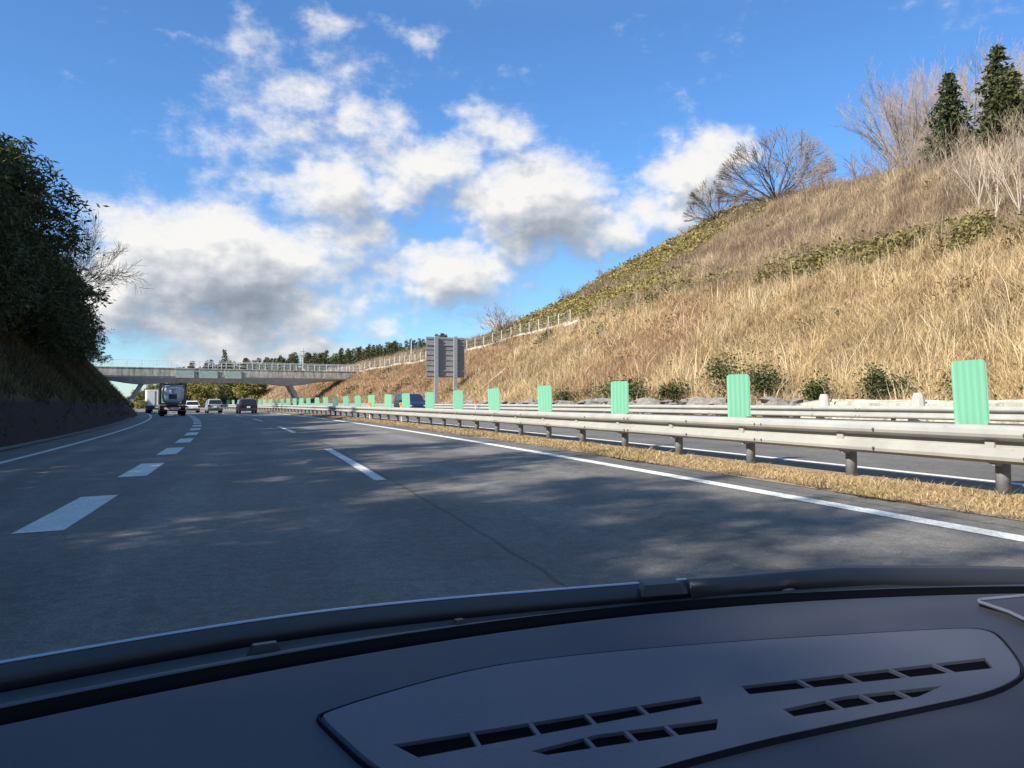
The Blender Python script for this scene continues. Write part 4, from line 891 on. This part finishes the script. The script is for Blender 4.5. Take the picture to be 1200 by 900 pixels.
# ------------------------------------------------------------------ the car the photograph was taken from: dashboard, wiper, cowl
HA = .28163
ride = empty('car', (0, 0, 0), 'own car at the bottom edge, blue-grey dashboard with vents and a resting wiper', 'car', None, HA)
def dash_nodes(k, b, ob):
    n = k.noise(ob, 420, 3, .6); n2 = k.noise(ob, 3, 4, .6)
    c = k.mix(n, (.047, .051, .068), (.058, .062, .081)); c = k.mix(1, c, k.ramp(n2, [(.3, .93), (.7, 1.07)]), 'MULTIPLY'); k.l.new(c, b.inputs['Base Color'])
    bp = k.new('ShaderNodeBump'); bp.inputs['Strength'].default_value = .35; bp.inputs['Distance'].default_value = .001; k.l.new(n, bp.inputs['Height']); k.l.new(bp.outputs[0], b.inputs['Normal'])
M['dash'] = mat('dashboard_plastic', rough=.75, spec=.3, build=dash_nodes)
M['dash_light'] = mat('vent_panel_plastic', (.095, .102, .130), .7, spec=.3, var=.06, scale=8, bump=.2, bscale=400)
M['seam'] = mat('seam_plastic', (.014, .016, .024), .8, spec=.1)
M['cowl'] = mat('cowl_plastic', (.03, .034, .04), .45, spec=.4, var=.2, scale=10)
M['blade'] = mat('wiper_rubber', (.022, .024, .028), .35, spec=.5)
M['sky_glint'] = mat('sky_glint_finish', (.30, .36, .44), .12, .6)  # pale blue base colour carries the sky's reflection
EU = np.array([-.6, -.35, -.21, -.093, .058, .245, .468, .707, .943, 1.2, 1.5]); ET = np.array([.52, .65, .711, .759, .808, .847, .873, .865, .825, .75, .62])
us = np.linspace(-.6, 1.5, 64)
def smooth_interp(x, X, Y):
    c_ = np.polyfit(X, Y, 5); return np.polyval(c_, x)
et = smooth_interp(us, EU, ET)
rows = []
for f, dz, dt in ((0, -.05, .012), (0, -.012, .006), (0, 0, -.006), (.03, .002, 0), (.15, .002, 0), (.4, .001, 0), (.7, -.001, 0), (1, -.004, 0)):
    rows.append(np.stack([us, et+dt-(et-.25)*f, np.full(64, .9468+dz)], 1))
rows.append(np.stack([us, np.full(64, .22), np.full(64, .90)], 1)); rows.append(np.stack([us, np.full(64, .2), np.full(64, .55)], 1))
mb = MB(); mb.grid(np.array(rows)); mb.build('dashboard', M['dash'], ride, smooth=True)
VP = [(.031, .645), (.036, .652), (.060, .667), (.108, .692), (.160, .714), (.211, .727), (.300, .732), (.391, .730), (.490, .724), (.585, .715), (.665, .707), (.712, .701), (.728, .694), (.732, .682), (.724, .665), (.700, .632), (.675, .600), (.655, .578), (.634, .562), (.578, .541), (.500, .531), (.427, .523), (.313, .508), (.193, .480), (.089, .496), (.062, .548), (.045, .60)]
for _ in range(2):                                                   # round the outline
    VP = [tuple(np.array(a)*w1+np.array(b)*(1-w1)) for a, b in zip(VP, VP[1:]+VP[:1]) for w1 in (.75, .25)]
SL = [[(.078, .578), (.338, .601), (.332, .585), (.092, .552)], [(.384, .612), (.652, .614), (.634, .588), (.380, .593)], [(.170, .540), (.226, .553), (.327, .554), (.315, .536), (.179, .531)], [(.387, .557), (.454, .567), (.552, .564), (.513, .549), (.387, .542)]]
zt = .9515
mb = MB(); polys = [[Vector((x, y, 0)) for x, y in VP]]+[[Vector((x, y, 0)) for x, y in s] for s in SL]
flat = [v for p_ in polys for v in p_]; tri = np.array([t_ for t_ in tessellate_polygon(polys)])
V_ = np.array([(v.x, v.y, zt) for v in flat]); nv = np.cross(V_[tri[:, 1]]-V_[tri[:, 0]], V_[tri[:, 2]]-V_[tri[:, 0]])[:, 2]; tri[nv < 0] = tri[nv < 0][:, ::-1]
mb.add(V_, tri)
ring = lambda pl, a, b: mb.grid(np.stack([np.array([(x, y, a) for x, y in pl+pl[:1]]), np.array([(x, y, b) for x, y in pl+pl[:1]])]))
c0 = np.array(VP).mean(0); out_ = [tuple(c0+(np.array(p_)-c0)*1.012) for p_ in VP]
mb.grid(np.stack([np.array([(x, y, zt) for x, y in VP+VP[:1]]), np.array([(x, y, .944) for x, y in out_+out_[:1]])]))
for s in SL: ring(s, zt, .9475)
vp = mb.build('vent_panel', M['dash_light'], ride)
for s in SL:
    mb = MB(); c_ = np.array(s).mean(0); mb.prism([tuple(c_+(np.array(p_)-c_)*1.0) for p_ in s], .9480, .9486); so = mb.build('vent_slot', M['black_rubber'], vp)
    x0, x1 = min(p_[0] for p_ in s)+.012, max(p_[0] for p_ in s)-.012; nb = 5 if x1-x0 > .2 else 4
    for j in range(1, nb):
        x = x0+(x1-x0)*j/nb; S4 = s if len(s) == 4 else s
        ys = []
        for p_, q_ in zip(S4, S4[1:]+S4[:1]):
            if (p_[0]-x)*(q_[0]-x) < 0: ys.append(p_[1]+(q_[1]-p_[1])*(x-p_[0])/(q_[0]-p_[0]))
        mb = MB(); mb.box((x, (ys[0]+ys[1])/2, .9500), (.0035, abs(ys[0]-ys[1])-.0005, .0026)); mb.build('vent_fin', M['dash_light'], so)
# dark seam around the panel
rg_ = lambda f, z: np.array([tuple(c0+(np.array(p_)-c0)*f)+(z,) for p_ in VP+VP[:1]])
mb = MB(); mb.grid(np.stack([rg_(1.008, .9508), rg_(1.010, .9517), rg_(1.0135, .9517), rg_(1.016, .946)])); mb.build('panel_seam', M['seam'], ride, recalc=True)
# black gap, cowl behind the glass, wiper
mb = MB(); mb.grid(np.stack([np.stack([us, et+.013, np.full(64, .915)], 1), np.stack([us, et+.014, np.full(64, .941)], 1), np.stack([us, et+.030, np.full(64, .940)], 1), np.stack([us, et+.052, np.full(64, .943)], 1), np.stack([us, et+.056, np.full(64, .915)], 1)]), flip=False); mb.build('windscreen_seal', M['black_rubber'], ride, smooth=True)
wt = np.interp(us, [-.6, -.246, -.113, .069, .28, .471, .687, 1.5], [.70, .835, .915, .962, .970, .975, .985, .93])
wt = np.convolve(np.r_[np.full(6, wt[0]), wt, np.full(6, wt[-1])], np.ones(13)/13, 'valid')
mb = MB(); cr = []
for f, z in ((.08, .928), (.14, .940), (.25, .942), (.4, .938), (.42, .932), (.6, .931), (.8, .935), (1.0, .928), (1.15, .90)): cr.append(np.stack([us, et+.040+(wt-et-.040)*f, np.full(64, z)], 1))
mb.grid(np.array(cr)); mb.build('cowl', M['cowl'], ride, smooth=True)
for u_, f, sz in ((-.016, .45, (.034, .014, .012)), (.20, .38, (.014, .012, .008)), (.66, .35, (.022, .012, .008))):
    t_ = np.interp(u_, us, et); e_ = np.interp(u_, us, wt); mb = MB(); mb.box((u_, t_+.04+(e_-t_-.04)*f, .941), sz, rz=.22, top=(.7, .6)); mb.build('cowl_clip', M['cowl'], ride)
wip = MB(); k = us < .72; uu = us[k]; tw = wt[k]
prof = [(-.010, .930), (-.007, .944), (.0, .9535), (.006, .9555), (.009, .950), (.010, .932)]
wip.loft([[(u_, t_+a_, z_) for a_, z_ in prof] for u_, t_ in zip(uu, tw)]); wb = wip.build('wiper_blade', M['blade'], ride, recalc=True, smooth=True)
mb = MB(); mb.loft([[(u_, t_+.0005+a_, z_) for a_, z_ in ((.002, .9548), (.003, .9562), (.006, .9570), (.0085, .9555), (.006, .9545))] for u_, t_ in zip(uu, tw)]); mb.build('blade_sky_glint', M['sky_glint'], wb, recalc=True, smooth=True)  # bright strip painted along the blade top as its reflection of the sky
mb = MB(); t_ = np.interp(.50, us, wt); mb.loft([[(u_, t_-.016, .942), (u_, t_-.012, .960+h_), (u_, t_+.010, .963+h_), (u_, t_+.016, .94)] for u_, h_ in ((.456, -.010), (.463, -.004), (.515, -.004), (.523, -.011))]); mb.build('blade_holder', M['cowl'], wb, recalc=True)
mb = MB(); mb.loft([[(u_, t_-w_*1.6, z_-.034), (u_, t_-w_, z_-.008), (u_, t_-w_*.5, z_), (u_, t_+w_*.6, z_+.002), (u_, t_+w_, z_-.034)] for u_, t_, z_, w_ in ((.53, .972, .957, .008), (.60, .980, .9555, .008), (.70, .985, .956, .010), (.78, .985, .957, .011), (.95, .945, .955, .013), (1.1, .90, .952, .014), (1.3, .85, .947, .014))]); mb.build('wiper_arm', M['blade'], ride, recalc=True, smooth=True)
# the corner of a dark tray lying on the dashboard
mb = MB(); mb.prism([(.811, .772), (.90, .774), (1.05, .765), (1.05, .60), (.79, .69), (.80, .72)], .9485, .957); tr_ = mb.build('dashboard_tray', M['dash'], None); tr_.rotation_euler.z = HA
tag(tr_, 'dark thin tray with a pale rim on the dashboard at the right photo edge', 'tray')
mb = MB(); pl = [(.90, .775), (.815, .774), (.806, .766), (.80, .72), (.788, .688), (.82, .675)]
q_ = np.array([(x, y, .958) for x, y in pl]); mb.tubes(q_[:-1], q_[1:], np.full(5, .0022), np.full(5, .0022), 6); mb.build('rim', M['post_steel'], tr_)
# roof of the car, unseen above and behind the camera; added to darken the dashboard
rf = MB(); rr_ = []
for t_, z_ in ((.02, 1.43), (-.1, 1.44), (-.5, 1.46), (-1.6, 1.45), (-2.2, 1.36)): rr_.append([(x, t_-.42*max(0, x)*(t_ > -.3), z_-.05*((x-.5)/.7)**4) for x in np.linspace(-.15, 1.15, 9)])
lo = np.array(rr_); hi = lo+np.array((0, 0, .05)); rf.grid(lo, flip=True); rf.grid(hi); rf.build('roof', M['dash_light'], ride)
